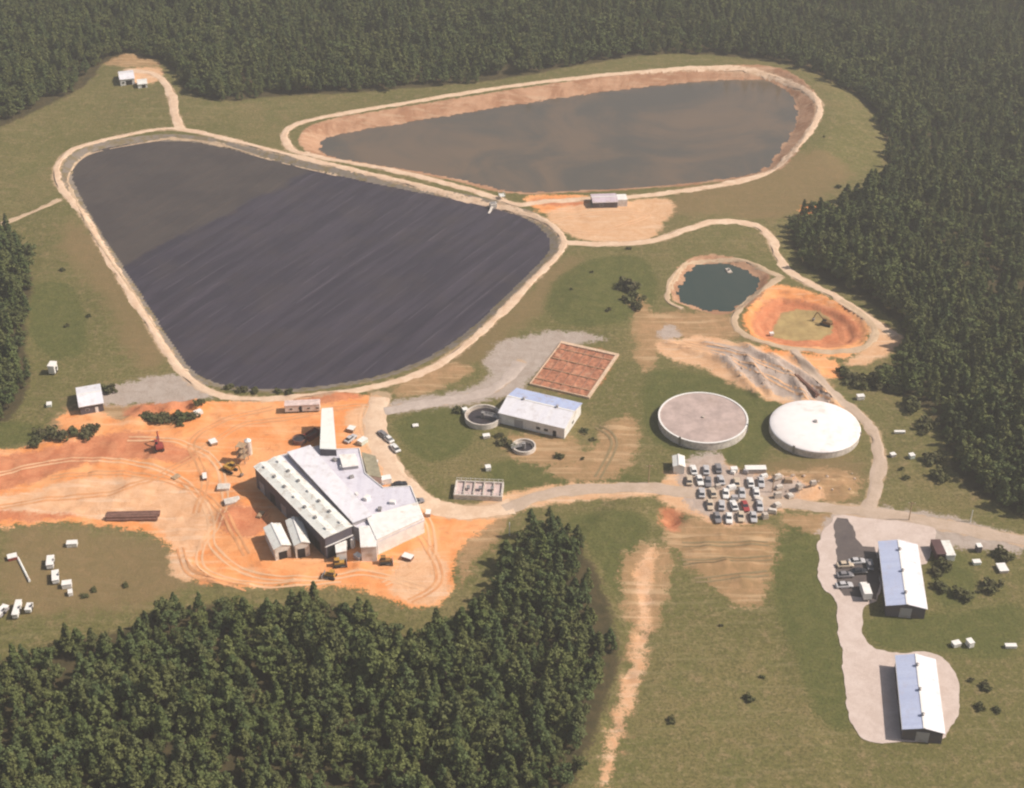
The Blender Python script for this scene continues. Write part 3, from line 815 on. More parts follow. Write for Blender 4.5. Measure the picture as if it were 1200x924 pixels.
def door(parent, x, y, z0, w, h, face, m=None, name='door', t=.08):
    """panel set proud of a wall: face is 'x+','x-','y+','y-' """
    mb = MB(); sgn = 1 if face[1] == '+' else -1
    if face[0] == 'y': mb.box(x - w / 2, x + w / 2, min(y, y + sgn * t), max(y, y + sgn * t), z0, z0 + h)
    else: mb.box(min(x, x + sgn * t), max(x, x + sgn * t), y - w / 2, y + w / 2, z0, z0 + h)
    return mb.build(name, m or M_dark, parent)
def gable(name, label, cat, corners, eave, rise, wall, roof, roof2=None, group=None, ridge='x', over=.35, z=0, doors=(), windows=(), vents=0):
    cen, L, W, ang = rect(corners, eave)
    if ridge == 'y': L, W, ang = W, L, ang + math.pi / 2
    t = thing(name, label, cat, (cen.x, cen.y, z), ang, group)
    a, b = L / 2 - over, W / 2 - over
    mb = MB()
    mb.v = [(-a, -b, -.6), (a, -b, -.6), (a, b, -.6), (-a, b, -.6), (-a, -b, eave), (a, -b, eave), (a, b, eave), (-a, b, eave), (-a, 0, eave + rise), (a, 0, eave + rise)]
    mb.f = [(0, 1, 5, 4), (2, 3, 7, 6), (1, 2, 6, 9, 5), (3, 0, 4, 8, 7), (4, 5, 9, 8), (6, 7, 8, 9), (3, 2, 1, 0)]
    mb.build('wall', wall, t)
    th = .14
    for s, m in ((-1, roof), (1, roof2 or roof)):
        r = MB(); y0, y1 = 0, s * W / 2; dz = rise * over / b
        zr, ze = eave + rise + .03, eave - dz + .03
        r.v = [(-L / 2, y0, zr), (L / 2, y0, zr), (L / 2, y1, ze), (-L / 2, y1, ze), (-L / 2, y0, zr + th), (L / 2, y0, zr + th), (L / 2, y1, ze + th), (-L / 2, y1, ze + th)]
        r.f = [(0, 1, 2, 3), (4, 7, 6, 5), (0, 4, 5, 1), (1, 5, 6, 2), (2, 6, 7, 3), (3, 7, 4, 0)]
        if s > 0: r.f = [f[::-1] for f in r.f]
        ob = r.build('roof', m, t)
        if s < 0:
            MB().box(-L / 2 - .02, L / 2 + .02, -.28, .28, zr + th - .02, zr + th + .07).build('ridge_cap', M_trim, ob)
            for v in range(vents):
                MB().cyl(.35, .35, zr + .1, zr + .75, 10, -L / 2 + L * (v + .5) / vents, 0).cyl(.5, .1, zr + .75, zr + .95, 10, -L / 2 + L * (v + .5) / vents, 0).build('vent', M_steel, ob)
        g = MB().box(-L / 2, L / 2, y1 - .08 if s > 0 else y1 - .1, y1 + .1 if s > 0 else y1 + .08, ze - .08, ze + .1).build('gutter', M_trim, ob)
    for (f, u, w, h, m) in doors:
        if f[0] == 'y': door(t, u * a * 2, (b if f[1] == '+' else -b), 0, w, h, f, m)
        else: door(t, (a if f[1] == '+' else -a), u * b * 2, 0, w, h, f, m)
    for (f, u, w, h) in windows:
        if f[0] == 'y': wv = door(t, u * a * 2, (b if f[1] == '+' else -b), 1.2, w, h, f, M_trim, 'window', .06)
        else: wv = door(t, (a if f[1] == '+' else -a), u * b * 2, 1.2, w, h, f, M_trim, 'window', .06)
        if f[0] == 'y': door(wv, u * a * 2, (b if f[1] == '+' else -b), 1.28, w - .2, h - .16, f, M_glass, 'pane', .09)
        else: door(wv, (a if f[1] == '+' else -a), u * b * 2, 1.28, w - .2, h - .16, f, M_glass, 'pane', .09)
    return t

# ---- the two long metal buildings at the lower right
gable('storage_building', 'long metal building with pale roof and shade-tinted left slope beside the dark car park, upper of the pair', 'building',
      [(1028,638),(1076,635),(1085,712),(1040,713)], 3.9, 1.1, M_darkwall, M_whiteroof, M_roof_shade, 'long metal buildings at the lower right', ridge='y',
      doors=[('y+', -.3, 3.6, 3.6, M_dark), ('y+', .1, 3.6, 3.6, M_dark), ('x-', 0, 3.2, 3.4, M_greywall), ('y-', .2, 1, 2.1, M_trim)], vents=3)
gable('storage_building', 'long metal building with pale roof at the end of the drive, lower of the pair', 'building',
      [(1049,771),(1096,770),(1107,858),(1058,858)], 3.9, 1.1, M_darkwall, M_whiteroof, M_roof_shade, 'long metal buildings at the lower right', ridge='y',
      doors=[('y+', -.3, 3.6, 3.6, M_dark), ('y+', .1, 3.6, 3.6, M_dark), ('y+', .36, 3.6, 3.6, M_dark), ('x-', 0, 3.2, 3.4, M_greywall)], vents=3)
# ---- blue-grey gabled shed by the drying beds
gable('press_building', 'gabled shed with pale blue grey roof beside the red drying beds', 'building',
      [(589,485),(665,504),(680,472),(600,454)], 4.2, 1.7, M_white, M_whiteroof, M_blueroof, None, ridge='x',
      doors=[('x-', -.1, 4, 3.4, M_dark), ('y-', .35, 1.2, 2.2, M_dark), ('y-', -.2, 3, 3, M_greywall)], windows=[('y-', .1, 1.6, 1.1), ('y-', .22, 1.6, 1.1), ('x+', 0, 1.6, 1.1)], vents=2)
# ---- small sheds
gable('shed', 'small shed with pale blue white roof at the left end of the gravel pad', 'shed',
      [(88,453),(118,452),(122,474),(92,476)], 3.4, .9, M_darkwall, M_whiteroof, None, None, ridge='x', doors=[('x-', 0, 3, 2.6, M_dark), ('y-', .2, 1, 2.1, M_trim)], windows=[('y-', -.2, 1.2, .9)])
gable('hut', 'small white hut with a dark doorway beside the left round tank', 'hut',
      [(788,535),(802,534),(803,547),(789,548)], 2.9, .6, M_cream, M_cream, None, None, ridge='y', over=.2, doors=[('x+', 0, 1.1, 2.1, M_dark), ('y-', 0, 1.1, 2.1, M_dark)])
gable('hut', 'white metal shed on the dirt in front of the main plant, left of its twin', 'hut',
      [(309,620),(328,612),(340,638),(322,646)], 4.4, .8, M_cream, M_cream, None, 'white sheds in front of the main plant', ridge='y', over=.2, doors=[('x-', 0, 2.4, 2.8, M_dark), ('y+', 0, 1.1, 2.2, M_trim)])
gable('hut', 'white metal shed on the dirt in front of the main plant, right of its twin', 'hut',
      [(335,611),(352,606),(363,636),(345,641)], 4.8, .8, M_cream, M_cream, None, 'white sheds in front of the main plant', ridge='y', over=.2, doors=[('x-', .1, 2.2, 3.2, M_dark), ('y-', -.1, 1.1, 2.2, M_dark)])
p = G(712, 240)
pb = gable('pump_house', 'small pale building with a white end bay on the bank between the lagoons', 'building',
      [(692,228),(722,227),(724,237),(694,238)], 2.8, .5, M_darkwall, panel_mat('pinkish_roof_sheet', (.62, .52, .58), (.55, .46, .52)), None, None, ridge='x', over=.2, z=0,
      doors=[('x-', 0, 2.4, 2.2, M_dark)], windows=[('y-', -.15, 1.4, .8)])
MB().box(0, 4.2, -2.6, 2.6, 0, 3.1).build('end_bay', M_white, pb).location = (5.2, 0, 0)
gable('farm_building', 'white building at the end of the track by the far wood', 'building',
      [(138,84),(156,83),(158,92),(140,94)], 3.4, 1.0, M_white, M_whiteroof, None, None, ridge='x', over=.2, doors=[('y-', .1, 3, 2.6, M_dark)], windows=[('y-', -.3, 1.4, 1)])
gable('shed', 'low cream shed beside the white building at the far wood', 'shed',
      [(160,93),(172,93),(173,99),(161,99)], 2.2, .5, M_cream, M_cream, None, None, ridge='x', over=.15, doors=[('y-', .1, 1.6, 1.8, M_dark)])

# ---- main plant
plant = thing('process_plant', 'large white metal plant building on the orange earth with several roof levels', 'building', (*P(400, 590, 0), 0))
ox, oy = plant.location.x, plant.location.y
def loc(pts, z): return [(x - ox, y - oy) for x, y in PP(pts, z)]
def block(nm, pts, z, m_wall, m_roof, par=.25, parent=plant):
    q = loc(pts, z); c = sum((Vector(a) for a in q), Vector((0, 0))) / len(q)
    w = MB().prism(q, -.6, z).build(nm, m_wall, parent)
    q2 = [tuple(c + (Vector(a) - c) * (1 + .25 / (Vector(a) - c).length)) for a in q]
    r = MB().prism(q2, z + .003, z + par).build('roof', m_roof, w)
    return w, c
lowq = [(326,536),(374,524),(396,528),(421,527),(428,556),(449,573),(481,571),(497,610),(441,636),(419,620),(411,616)]
M_lav = panel_mat('lavender_grey_roof_sheet', (.63, .61, .69), (.69, .67, .74), 1.2, .4, 0, wear=(.48, .43, .48))
w, c = block('low_wing', lowq, 4.6, M_white, M_lav)
block('middle_bay', [(337,531),(364,523),(436,604),(413,613)], 6.2, M_greywall, M_whiteroof)
block('front_bay', [(430,606),(488,590),(495,608),(442,633)], 5.6, M_white, M_white)
block('plant_room', [(398,534),(416,533),(420,546),(402,548)], 6.0, M_greywall, M_white)
q = loc(lowq, 4.6)
pr = MB()
for i in range(len(q)):
    a, b = Vector(q[i]), Vector(q[(i + 1) % len(q)]); d = (b - a).normalized(); n_ = Vector((-d.y, d.x)); l = (b - a).length
    an = math.atan2(d.y, d.x); m_ = (a + b) / 2
    pr.box(-l / 2, l / 2, -.12, .12, 4.8, 5.15, an, (m_.x, m_.y, .002 * i))
pr.build('parapet', M_trim, w)
# high bay: two low gables side by side, long west wall coloured dark as if in shade
hb = [(297,547),(329,534),(414,617),(380,631)]
cen, L, W, ang = rect([hb[0], hb[3], hb[2], hb[1]], 8.0)
hall = thing('high_bay', '', '', (cen.x - ox, cen.y - oy, 0), ang); del hall['label']; del hall['category']; hall.parent = plant
a, b = L / 2, W / 2
mb = MB(); mb.box(-a + .3, a - .3, -b + .3, b - .3, -.6, 7.95); mb.build('wall', M_darkwall, hall)
for k, (y0, y1, m) in enumerate(((-b, 0, M_cream), (0, b, M_cream))):
    r = MB(); ym = (y0 + y1) / 2; e = 8.0; h = 8.6; y0 += .06; y1 -= .06
    r.v = [(-a, y0, e), (a, y0, e), (a, ym, h), (-a, ym, h), (a, y1, e), (-a, y1, e)]
    r.f = [(0, 1, 2, 3), (3, 2, 4, 5), (0, 3, 5), (1, 4, 2), (0, 5, 4, 1)]
    ro = r.build('roof', m, hall)
    for i in range(7):
        x = -a + L * (i + .5) / 7
        MB().box(x - .5, x + .5, ym - .35, ym + .35, h - .1, h + .45).build('roof_vent', M_steel if i % 3 else M_trim, ro)
    MB().box(-a, a, y0 - .14, y0 - .01, e - .15, e + .12).build('gutter', M_trim, ro)
for i in range(6): door(hall, -a + L * (i + .6) / 6.4, (-b + .3), .2, 3.0, 3.6, 'y-', M_dark if i % 2 else M_greywall, 'door')
for yy in (-.5, .45): door(hall, a - .3, yy * b, 0, 3.2, 4.0, 'x+', M_dark, 'door')
MB().box(-.09, .09, -b * .98, b * .98, 4.4, 4.7).build('rail', M_trim, hall).location = (a - .2, 0, 0)
M_pgreen = panel_mat('pale_green_sheet', (.80, .83, .79), (.78, .81, .77), 1.0, .45, wear=(.7, .7, .66))
block('conveyor_wing', [(377,480),(390,479),(394,527),(375,526)], 7.4, M_darkwall, M_pgreen)
block('entrance_block', [(421,618),(441,617),(441,641),(423,642)], 5.4, M_white, M_white)
block('loading_bay', [(392,632),(404,630),(406,646),(394,648)], 3.6, M_white, M_white)
for i, (x, y, s) in enumerate([(402,548,.9),(412,560,.7),(430,585,1.0),(445,598,.8),(418,580,.6),(392,540,.7),(460,590,.9),(470,605,.6),(437,612,.6)]):
    u = loc([(x, y)], 4.9)[0]
    MB().box(-s, s, -s * .7, s * .7, 4.8, 4.8 + .9 * s + .2, .5 * i, (u[0], u[1], 0)).build('roof_unit', M_steel if i % 2 else M_trim, plant, bevel=.05)
u = loc([(436, 560)], 3)[0]
lo, c2 = block('lean_to', [(424,531),(440,536),(447,560),(431,557)], 3.2, M_greywall, flat_mat('olive_roof', (.30,.27,.19), .8))
for i in range(4):
    t_ = loc([(386 + i * 9, 650 - i * 3)], 0)[0]
    MB().cyl(.9, .9, 0, 4.2 - .3 * i, 14, t_[0], t_[1]).build('silo', M_white, plant)

# ---- round tanks
def big_tank(name, label, px, py, r, H, top, group, dome):
    x, y = P(px, py, H); t = thing(name, label, 'tank', (x, y, 0), 0, group)
    MB().lathe([(r, -.5), (r, H), (r - .35, H), (r - .35, 1)], 72).build('wall', M_pconc, t, smooth=False)
    if dome:
        pf = [(r + .12, H - .35), (r + .15, H + .003)] + [(r * math.cos(a), H + .02 + 1.5 * math.sin(a) ** 1.2) for a in np.linspace(.12, 1.56, 9)]
        d = MB().lathe(pf, 72, True).build('cover', top, t, smooth=True)
        for i in range(12):
            a = i * math.pi / 6
            MB().tube((r * .98 * math.cos(a), r * .98 * math.sin(a), H + .25), (0, 0, H + 1.62), .06, 5).build('seam', M_dome, d)
        MB().cyl(.7, .6, H + 1.45, H + 2.0, 12).build('hatch', M_steel, d)
    else:
        MB().cyl(r - .34, r - .34, H - 1.4, H - .12, 72).build('contents', top, t)
        MB().lathe([(r + .03, H - .25), (r + .16, H - .2), (r + .16, H + .06), (r - .42, H + .06), (r - .42, H - .1)], 72).build('rim', M_trim if not dome else M_pconc, t)
        MB().cyl(.5, .5, H - 1, H + .3, 14).build('centre_column', M_conc, t)
    for i in range(2):
        a = -2.2 + i * 1.9
        MB().box(-.35, .35, -.1, .1, 0, H + .6, a + math.pi / 2, ((r + .25) * math.cos(a), (r + .25) * math.sin(a), 0)).build('ladder', M_steel, t)
    return t
def rad(px, py, half, H):
    return (Vector(P(px + half, py, H)) - Vector(P(px - half, py, H))).length / 2
big_tank('round_tank', 'open round concrete tank with pinkish grey contents beside the white covered tank', 824, 489, rad(824, 489, 52, 2.9), 2.9, M_scum, 'large round tanks', False)
big_tank('round_tank', 'round tank with a bright white domed cover inside the road bend', 955, 499, rad(955, 499, 52.5, 3.0), 2.6, M_dome, 'large round tanks', True)
def clarifier(label, px, py, half, H, ang):
    r = rad(px, py, half, H); x, y = P(px, py, H); t = thing('clarifier', label, 'clarifier', (x, y, 0), ang, 'small open round tanks')
    MB().lathe([(r, -.5), (r, H), (r - .45, H), (r - .45, .2)], 40).build('wall', M_pconc, t)
    MB().lathe([(r - .46, H - .9), (r - .9, H - .9), (r - .9, H - .55), (r - 1.0, H - .55), (r - 1.0, H - 1.2)], 40).build('launder', M_conc, t)
    MB().cyl(r - .47, r - .47, H - 1.6, H - 1.1, 40).build('tank_water', M_tankwater, t)
    br = MB().box(-r - .6, r * .1, -.4, .4, H + .05, H + .2).build('bridge', M_steel, t)
    rl = MB()
    for s in (-.4, .4):
        rl.tube((-r - .6, s, H + 1.1), (r * .1, s, H + 1.1), .035, 5)
        for i in range(5): rl.tube((-r - .5 + i * (r + .5) / 4, s, H + .15), (-r - .5 + i * (r + .5) / 4, s, H + 1.1), .03, 4)
    rl.build('railing', M_trim, br)
    MB().cyl(.6, .6, H - 1.3, H + .9, 14).build('drive_column', M_steel, t)
clarifier('dark open round clarifier with a pale rim left of the blue grey shed', 566, 486, 21.5, 2.0, 2.8)
clarifier('smallest open round tank with dark water and pale rim below the blue grey shed', 614, 522, 14, 1.3, .4)
# ---- drying beds
cen, L, W, ang = rect([(622,448),(689,469),(728,412),(655,404)], .5)
t = thing('drying_beds', 'rust red rectangular sludge drying beds behind the blue grey shed', 'drying beds', (cen.x, cen.y, 0), ang)
kb = MB(); a, b = L / 2, W / 2
kb.box(-a, a, -b, -b + .35, -.3, .75).box(-a, a, b - 1.4, b, -.3, .8).box(-a, -a + .35, -b + .352, b - 1.402, -.3, .75).box(a - 1.0, a, -b + .352, b - 1.402, -.3, .78)
kb.build('kerb', flat_mat('sandy_kerb', (.62, .45, .32), .9, .2, .6), t)
nb = 6
for i in range(nb):
    x0, x1 = -a + .36 + i * (L - 1.37) / nb, -a + .36 + (i + 1) * (L - 1.37) / nb
    mb = MB(); K = 8; M2 = 22
    for v in range(M2 + 1):
        for u in range(K + 1):
            X = x0 + .12 + (x1 - x0 - .24) * u / K; Y = -b + .36 + (W - 1.78) * v / M2
            mb.v.append((X, Y, .38 + float(vnoise([X], [Y], 1.3, i + 60)[0]) * .45))
    mb.f = [(v * (K + 1) + u, v * (K + 1) + u + 1, (v + 1) * (K + 1) + u + 1, (v + 1) * (K + 1) + u) for v in range(M2) for u in range(K)]
    mb.build('bed', M_redsoil, t)
    for v_ in (-.36, -.12, .12, .34): MB().box(x0 + .1, x1 - .1, v_ * W - .12, v_ * W + .12, -.2, .68).build('divider', M_timber, t)
    if i: MB().box(x0 - .1, x0 + .1, -b + .353, b - 1.403, -.2, .62).build('divider', flat_mat('brown_board', (.36, .19, .13), .9) if i == 1 else bpy.data.materials['brown_board'], t)
# ---- aeration basin by the road
cen, L, W, ang = rect([(532,581),(589,584),(590,566),(534,564)], 1.4)
t = thing('aeration_basin', 'low pale rectangular concrete basin with dividing walls and posts beside the road bend', 'basin', (cen.x, cen.y, 0), ang)
a, b = L / 2, W / 2
MB().box(-a, a, -b, -b + .5, -.5, 1.8).box(-a, a, b - .5, b, -.5, 1.8).box(-a, -a + .5, -b + .502, b - .502, -.5, 1.79).box(a - .5, a, -b + .502, b - .502, -.5, 1.79).build('wall', M_pconc, t)
MB().box(-a + .4, a - .4, -b + .4, b - .4, .2, 1.1).build('contents', flat_mat('pale_pink_liquor', (.56, .44, .42), .5, .15, .6), t)
for i in range(1, 5): MB().box(-a + L * i / 5 - .2, -a + L * i / 5 + .2, -b + .503, b - .503, .5, 1.7).build('divider', M_conc, t)
for i in range(11):
    for s in (-1, 1): MB().box(-.07, .07, -.07, .07, 1.78, 2.9).build('post', M_trim, t).location = (-a + .25 + (L - .5) * i / 10, s * (b - .25), 0)
for s in (-1, 1): MB().box(-a + .2, a - .2, -.04, .04, 2.75, 2.85).build('handrail', M_trim, t).location = (0, s * (b - .25), 0)
for i in range(3): MB().box(-.5, .5, -.7, .7, 1.7, 2.3).build('aerator', M_steel, t).location = (-a + L * (i + 1) / 4 + .4, 0, 0)

# ---- intake tower / outfall on the embankment
g0 = G(578, 243); t = thing('outfall_structure', 'pale concrete outfall box with a sloping chute on the embankment between the lagoons', 'outfall', g0, .25)
MB().box(-1.4, 1.4, -1.2, 1.2, -.6, 1.9).build('chamber', M_pconc, t, bevel=.05)
MB().box(-1.0, 1.0, -.8, .8, 1.9, 2.05).build('grating', M_steel, t)
c_ = MB(); c_.v = [(-1.3, -1.2, .5), (-.3, -1.2, .5), (-3.6, -6.5, -1.2), (-4.6, -6.5, -1.2), (-1.3, -1.2, .9), (-.3, -1.2, .9), (-3.6, -6.5, -.8), (-4.6, -6.5, -.8)]
c_.f = [(0, 1, 2, 3), (4, 7, 6, 5), (0, 4, 5, 1), (1, 5, 6, 2), (2, 6, 7, 3), (3, 7, 4, 0)]
c_.build('chute', M_pconc, t)
MB().tube((.5, 1.1, .8), (2.6, 9, -2.4), .3, 8).build('pipe', M_conc, t)
g0 = G(588, 233); t = thing('gantry', 'cream steel platform at the edge of the upper lagoon', 'platform', g0, .3)
MB().box(-1.1, 1.1, -1.4, 1.4, 1.5, 1.7).build('deck', M_cream, t)
for sx_ in (-1, 1):
    for sy_ in (-1.2, 1.2): MB().box(-.08, .08, -.08, .08, -3, 1.5).build('leg', M_steel, t).location = (sx_, sy_, 0)
rl = MB()
for sx_ in (-1.05, 1.05):
    rl.box(sx_ - .04, sx_ + .04, -1.35, 1.35, 2.6, 2.7)
    for i in range(4): rl.box(sx_ - .03, sx_ + .03, -1.33 + i * .87, -1.27 + i * .87, 1.7, 2.6)
rl.build('railing', M_cream, t)

# ---- vehicles
def paint(name, c): return flat_mat(name, c, .28, .08, 1.5, spec=.5)
PAINT = {k: paint(k + '_car_paint', c) for k, c in dict(white=(.76,.75,.73), silver=(.50,.49,.50), black=(.03,.03,.035), blue=(.07,.10,.22), red=(.34,.05,.05), beige=(.56,.46,.35), green=(.08,.13,.10), grey=(.22,.21,.22)).items()}
def car_parts(col):
    m = PAINT[col]; out = []
    sec = [(-2.2, .45, .82, .78), (-2.05, .32, .92, .84), (-1.2, .28, .98, .88), (-.6, .28, 1.0, .9), (.6, .28, 1.0, .9), (1.5, .3, .93, .87), (2.05, .34, .80, .82), (2.2, .45, .68, .72)]
    mb = MB(); n = 8
    for x, z0, z1, w in sec: mb.v += [(x, -w, z0), (x, -w - .03, (z0 + z1) / 2), (x, -w * .96, z1 - .06), (x, -w * .8, z1), (x, w * .8, z1), (x, w * .96, z1 - .06), (x, w + .03, (z0 + z1) / 2), (x, w, z0)]
    for i in range(len(sec) - 1):
        for k in range(n): mb.f.append((i * n + k, i * n + (k + 1) % n, (i + 1) * n + (k + 1) % n, (i + 1) * n + k))
    mb.f += [tuple(range(n))[::-1], tuple((len(sec) - 1) * n + k for k in range(n))]
    mb.f = [f[::-1] for f in mb.f]
    out.append(mb.build('body', m))
    g = MB(); g.v = [(-1.75, -.72, .93), (1.0, -.74, .93), (1.0, .74, .93), (-1.75, .72, .93), (-1.15, -.58, 1.4), (.25, -.6, 1.42), (.25, .6, 1.42), (-1.15, .58, 1.4)]
    g.f = [(3, 2, 1, 0), (4, 5, 6, 7), (0, 1, 5, 4), (1, 2, 6, 5), (2, 3, 7, 6), (3, 0, 4, 7)]
    out.append(g.build('windows', M_glass))
    out.append(MB().box(-1.14, .24, -.585, .585, 1.40, 1.455).build('car_roof', m))
    for sx_ in (-1.35, 1.35):
        for sy_ in (-.82, .82):
            wv = MB(); wv.tube((sx_, sy_ - .1, .32), (sx_, sy_ + .1, .32), .32, 12); out.append(wv.build('wheel', M_tyre))
    return out
CARP = {}
CAR_GROUP = None
def car(col, px, py, ang, label, group=None, cat='car'):
    g = G(px, py); g.z += .0
    if col not in CARP:
        t = thing('car', label, cat, g, ang, group); ps = car_parts(col)
        for p_ in ps: p_.parent = t
        CARP[col] = (t, ps)
    else:
        t0, ps = CARP[col]; t = copy_thing(t0, ps, g, ang, label, None)
        if 'group' in t and not group: del t['group']
        if group: t['group'] = group
    t.scale = (1.12, 1.12, 1.12)
    return t
ordn = ['first', 'second', 'third', 'fourth', 'fifth', 'sixth', 'seventh', 'eighth', 'ninth', 'tenth']
rows = [  # (name, y, x list)
    ('row nearest the left round tank', 552, [812, 826, 840]),
    ('second row down from the round tanks', 566, [808, 820, 831, 846, 862, 880, 893]),
    ('middle row', 580, [823, 836, 850, 868, 886]),
    ('second row up from the brown field', 594, [830, 846, 859, 872, 890]),
    ('row nearest the brown field', 608, [842, 856, 868, 881])]
cols = ['white', 'silver', 'grey', 'beige', 'white', 'grey', 'silver', 'beige', 'white', 'silver', 'silver', 'beige', 'white', 'silver', 'white', 'beige', 'silver', 'white', 'red', 'silver', 'grey', 'white', 'beige', 'silver', 'white']
k = 0; rr = random.Random(5)
for rn, y, xs_ in rows:
    for j, x in enumerate(xs_):
        c = cols[k % len(cols)]; k += 1
        car(c, x + rr.uniform(-2, 2), y + rr.uniform(-1.5, 1.5), math.pi / 2 + rr.uniform(-.12, .12) + rr.choice([0, math.pi]),
            f'{c} car, {ordn[j]} from left in the {rn}', 'cars in the crowded parking lot')
for i, (c, x, y, an, lb) in enumerate([
    ('white', 455, 516, 2.2, 'white car parked at the left edge of the green lawn'),
    ('grey', 449, 511, 2.2, 'grey car beside the white car at the left edge of the green lawn'),
    ('white', 463, 527, 2.1, 'white car, nearer the road bend of the two white ones at the lawn edge'),
    ('black', 468, 570, .3, 'black car on the road beside the right corner of the main plant'),
    ('grey', 488, 590, .4, 'grey car near the right end of the main plant roof'),
    ('grey', 443, 566, -.6, 'dark grey car tucked against the plant notch'),
    ('silver', 411, 516, 1.0, 'silver car near the top of the main plant by the conveyor wing'),
    ('silver', 1004, 660, .1, 'silver car at the top of the dark car park'),
    ('black', 1006, 672, .1, 'black car in the dark car park above the white truck'),
    ('beige', 990, 664, .1, 'beige car at the left side of the dark car park'),
    ('silver', 989, 688, .1, 'silver car at the lower left of the dark car park'),
    ('grey', 1019, 664, 1.5, 'grey car close to the wall of the upper long building'),
    ('grey', 990, 676, .1, 'dark grey car between the beige and silver cars in the dark car park')]):
    car(c, x, y, an, lb)
def box_truck(label, px, py, ang, m, L=7.0, group=None, cabm=None):
    g = G(px, py); t = thing('box_truck', label, 'truck', g, ang, group)
    MB().box(-L / 2, L / 2 - 2.2, -1.15, 1.15, .95, 3.2).build('cargo_box', m, t, bevel=.04)
    cb = MB(); x0 = L / 2 - 2.0; x1 = L / 2
    cb.v = [(x0, -1.05, .5), (x1, -1.05, .5), (x1, 1.05, .5), (x0, 1.05, .5), (x0, -1.0, 2.4), (x1 - .6, -.95, 2.35), (x1 - .6, .95, 2.35), (x0, 1.0, 2.4), (x1, -1.05, 1.35), (x1, 1.05, 1.35)]
    cb.f = [(3, 2, 1, 0), (0, 1, 8, 5, 4), (2, 3, 7, 6, 9), (1, 2, 9, 8), (8, 9, 6, 5), (4, 5, 6, 7), (3, 0, 4, 7)]
    cab = cb.build('cab', cabm or m, t)
    w_ = MB(); w_.v = [(x1 - .05, -.9, 1.42), (x1 - .05, .9, 1.42), (x1 - .55, .85, 2.28), (x1 - .55, -.85, 2.28)]; w_.f = [(0, 1, 2, 3)]
    o = w_.build('windscreen', M_glass, cab); o.location = (.03, 0, .02)
    MB().box(-L / 2 + .2, L / 2 - .3, -.5, .5, .55, .9).build('chassis', M_dark, t)
    for sx_ in (-L / 2 + 1.2, L / 2 - 1.0):
        for sy_ in (-.95, .95): MB().tube((sx_, sy_ - .15, .5), (sx_, sy_ + .15, .5), .5, 14).build('wheel', M_tyre, t)
    return t
box_truck('white box truck parked in the dark car park beside the upper long building', 1013, 697, 1.6, M_white, 6.5)
def trailer(label, px, py, ang, L, W, H, m, mr, name='trailer', cat='trailer', group=None, wins=3, dz=0):
    g = G(px, py); g.z += dz; t = thing(name, label, cat, g, ang, group); a, b = L / 2, W / 2
    body = MB().box(-a, a, -b, b, .55, H).build('body', m, t, bevel=.04)
    MB().box(-a - .12, a + .12, -b - .12, b + .12, H + .003, H + .14).build('roof', mr, t, bevel=.03)
    MB().box(-a + .3, a - .3, -b + .15, b - .15, .3, .54).build('frame', M_dark, t)
    door(t, -a * .1, -b, .6, .9, 2.0, 'y-', M_dark)
    for i in range(wins):
        w_ = door(t, -a + L * (i + .5) / wins + .6, -b, 1.3, 1.1, .8, 'y-', M_trim, 'window', .05)
        door(w_, -a + L * (i + .5) / wins + .6, -b, 1.4, .9, .6, 'y-', M_glass, 'pane', .08)
    for s in (-1, 1):
        for sy_ in (-b + .15, b - .15): MB().tube((a * .3 * s, sy_ - .1, .33), (a * .3 * s, sy_ + .1, .33), .33, 10).build('wheel', M_tyre, t)
    return t
trailer('long pale pinkish site trailer on the earth between the lagoon road and the plant', 355, 481, .08, 11.5, 3.0, 3.0, M_white, flat_mat('pinkish_trailer_roof', (.66, .52, .48), .6), wins=4)
trailer('cream container standing just below the road right of the upper long building', 1109, 651, 1.62, 6.5, 2.6, 2.7, M_cream, M_cream, 'container', 'container', wins=0)
trailer('dark maroon container standing at the roadside right of the upper long building', 1098, 650, 1.62, 6.5, 2.6, 2.8, flat_mat('maroon_paint', (.09, .045, .045), .6), flat_mat('maroon_roof', (.11, .06, .06), .6), 'container', 'container', wins=0)
trailer('white upright cabin on the grass above the pale blue shed', 63, 437, 1.5, 3.2, 2.2, 3.6, M_white, M_trim, 'cabin', 'cabin', wins=1)
trailer('long white trailer in the brown meadow, upper of the two end to end', 60, 663, 1.75, 4.2, 1.9, 2.0, M_white, M_trim, wins=1)
trailer('long white trailer in the brown meadow, lower of the two end to end', 66, 680, 1.85, 4.4, 1.8, 1.8, M_white, M_trim, wins=1)
trailer('tall narrow white trailer near the left edge of the photo', 21, 718, 1.65, 6.0, 1.5, 1.9, M_white, M_trim, wins=1)
trailer('small white trailer right of the tall narrow one at the left edge', 35, 716, 1.6, 2.8, 1.6, 1.6, M_cream, M_trim, wins=1)
trailer('grey white trailer at the very left edge of the meadow', 3, 720, 1.2, 4.0, 1.8, 1.7, M_greywall, M_white, wins=1)
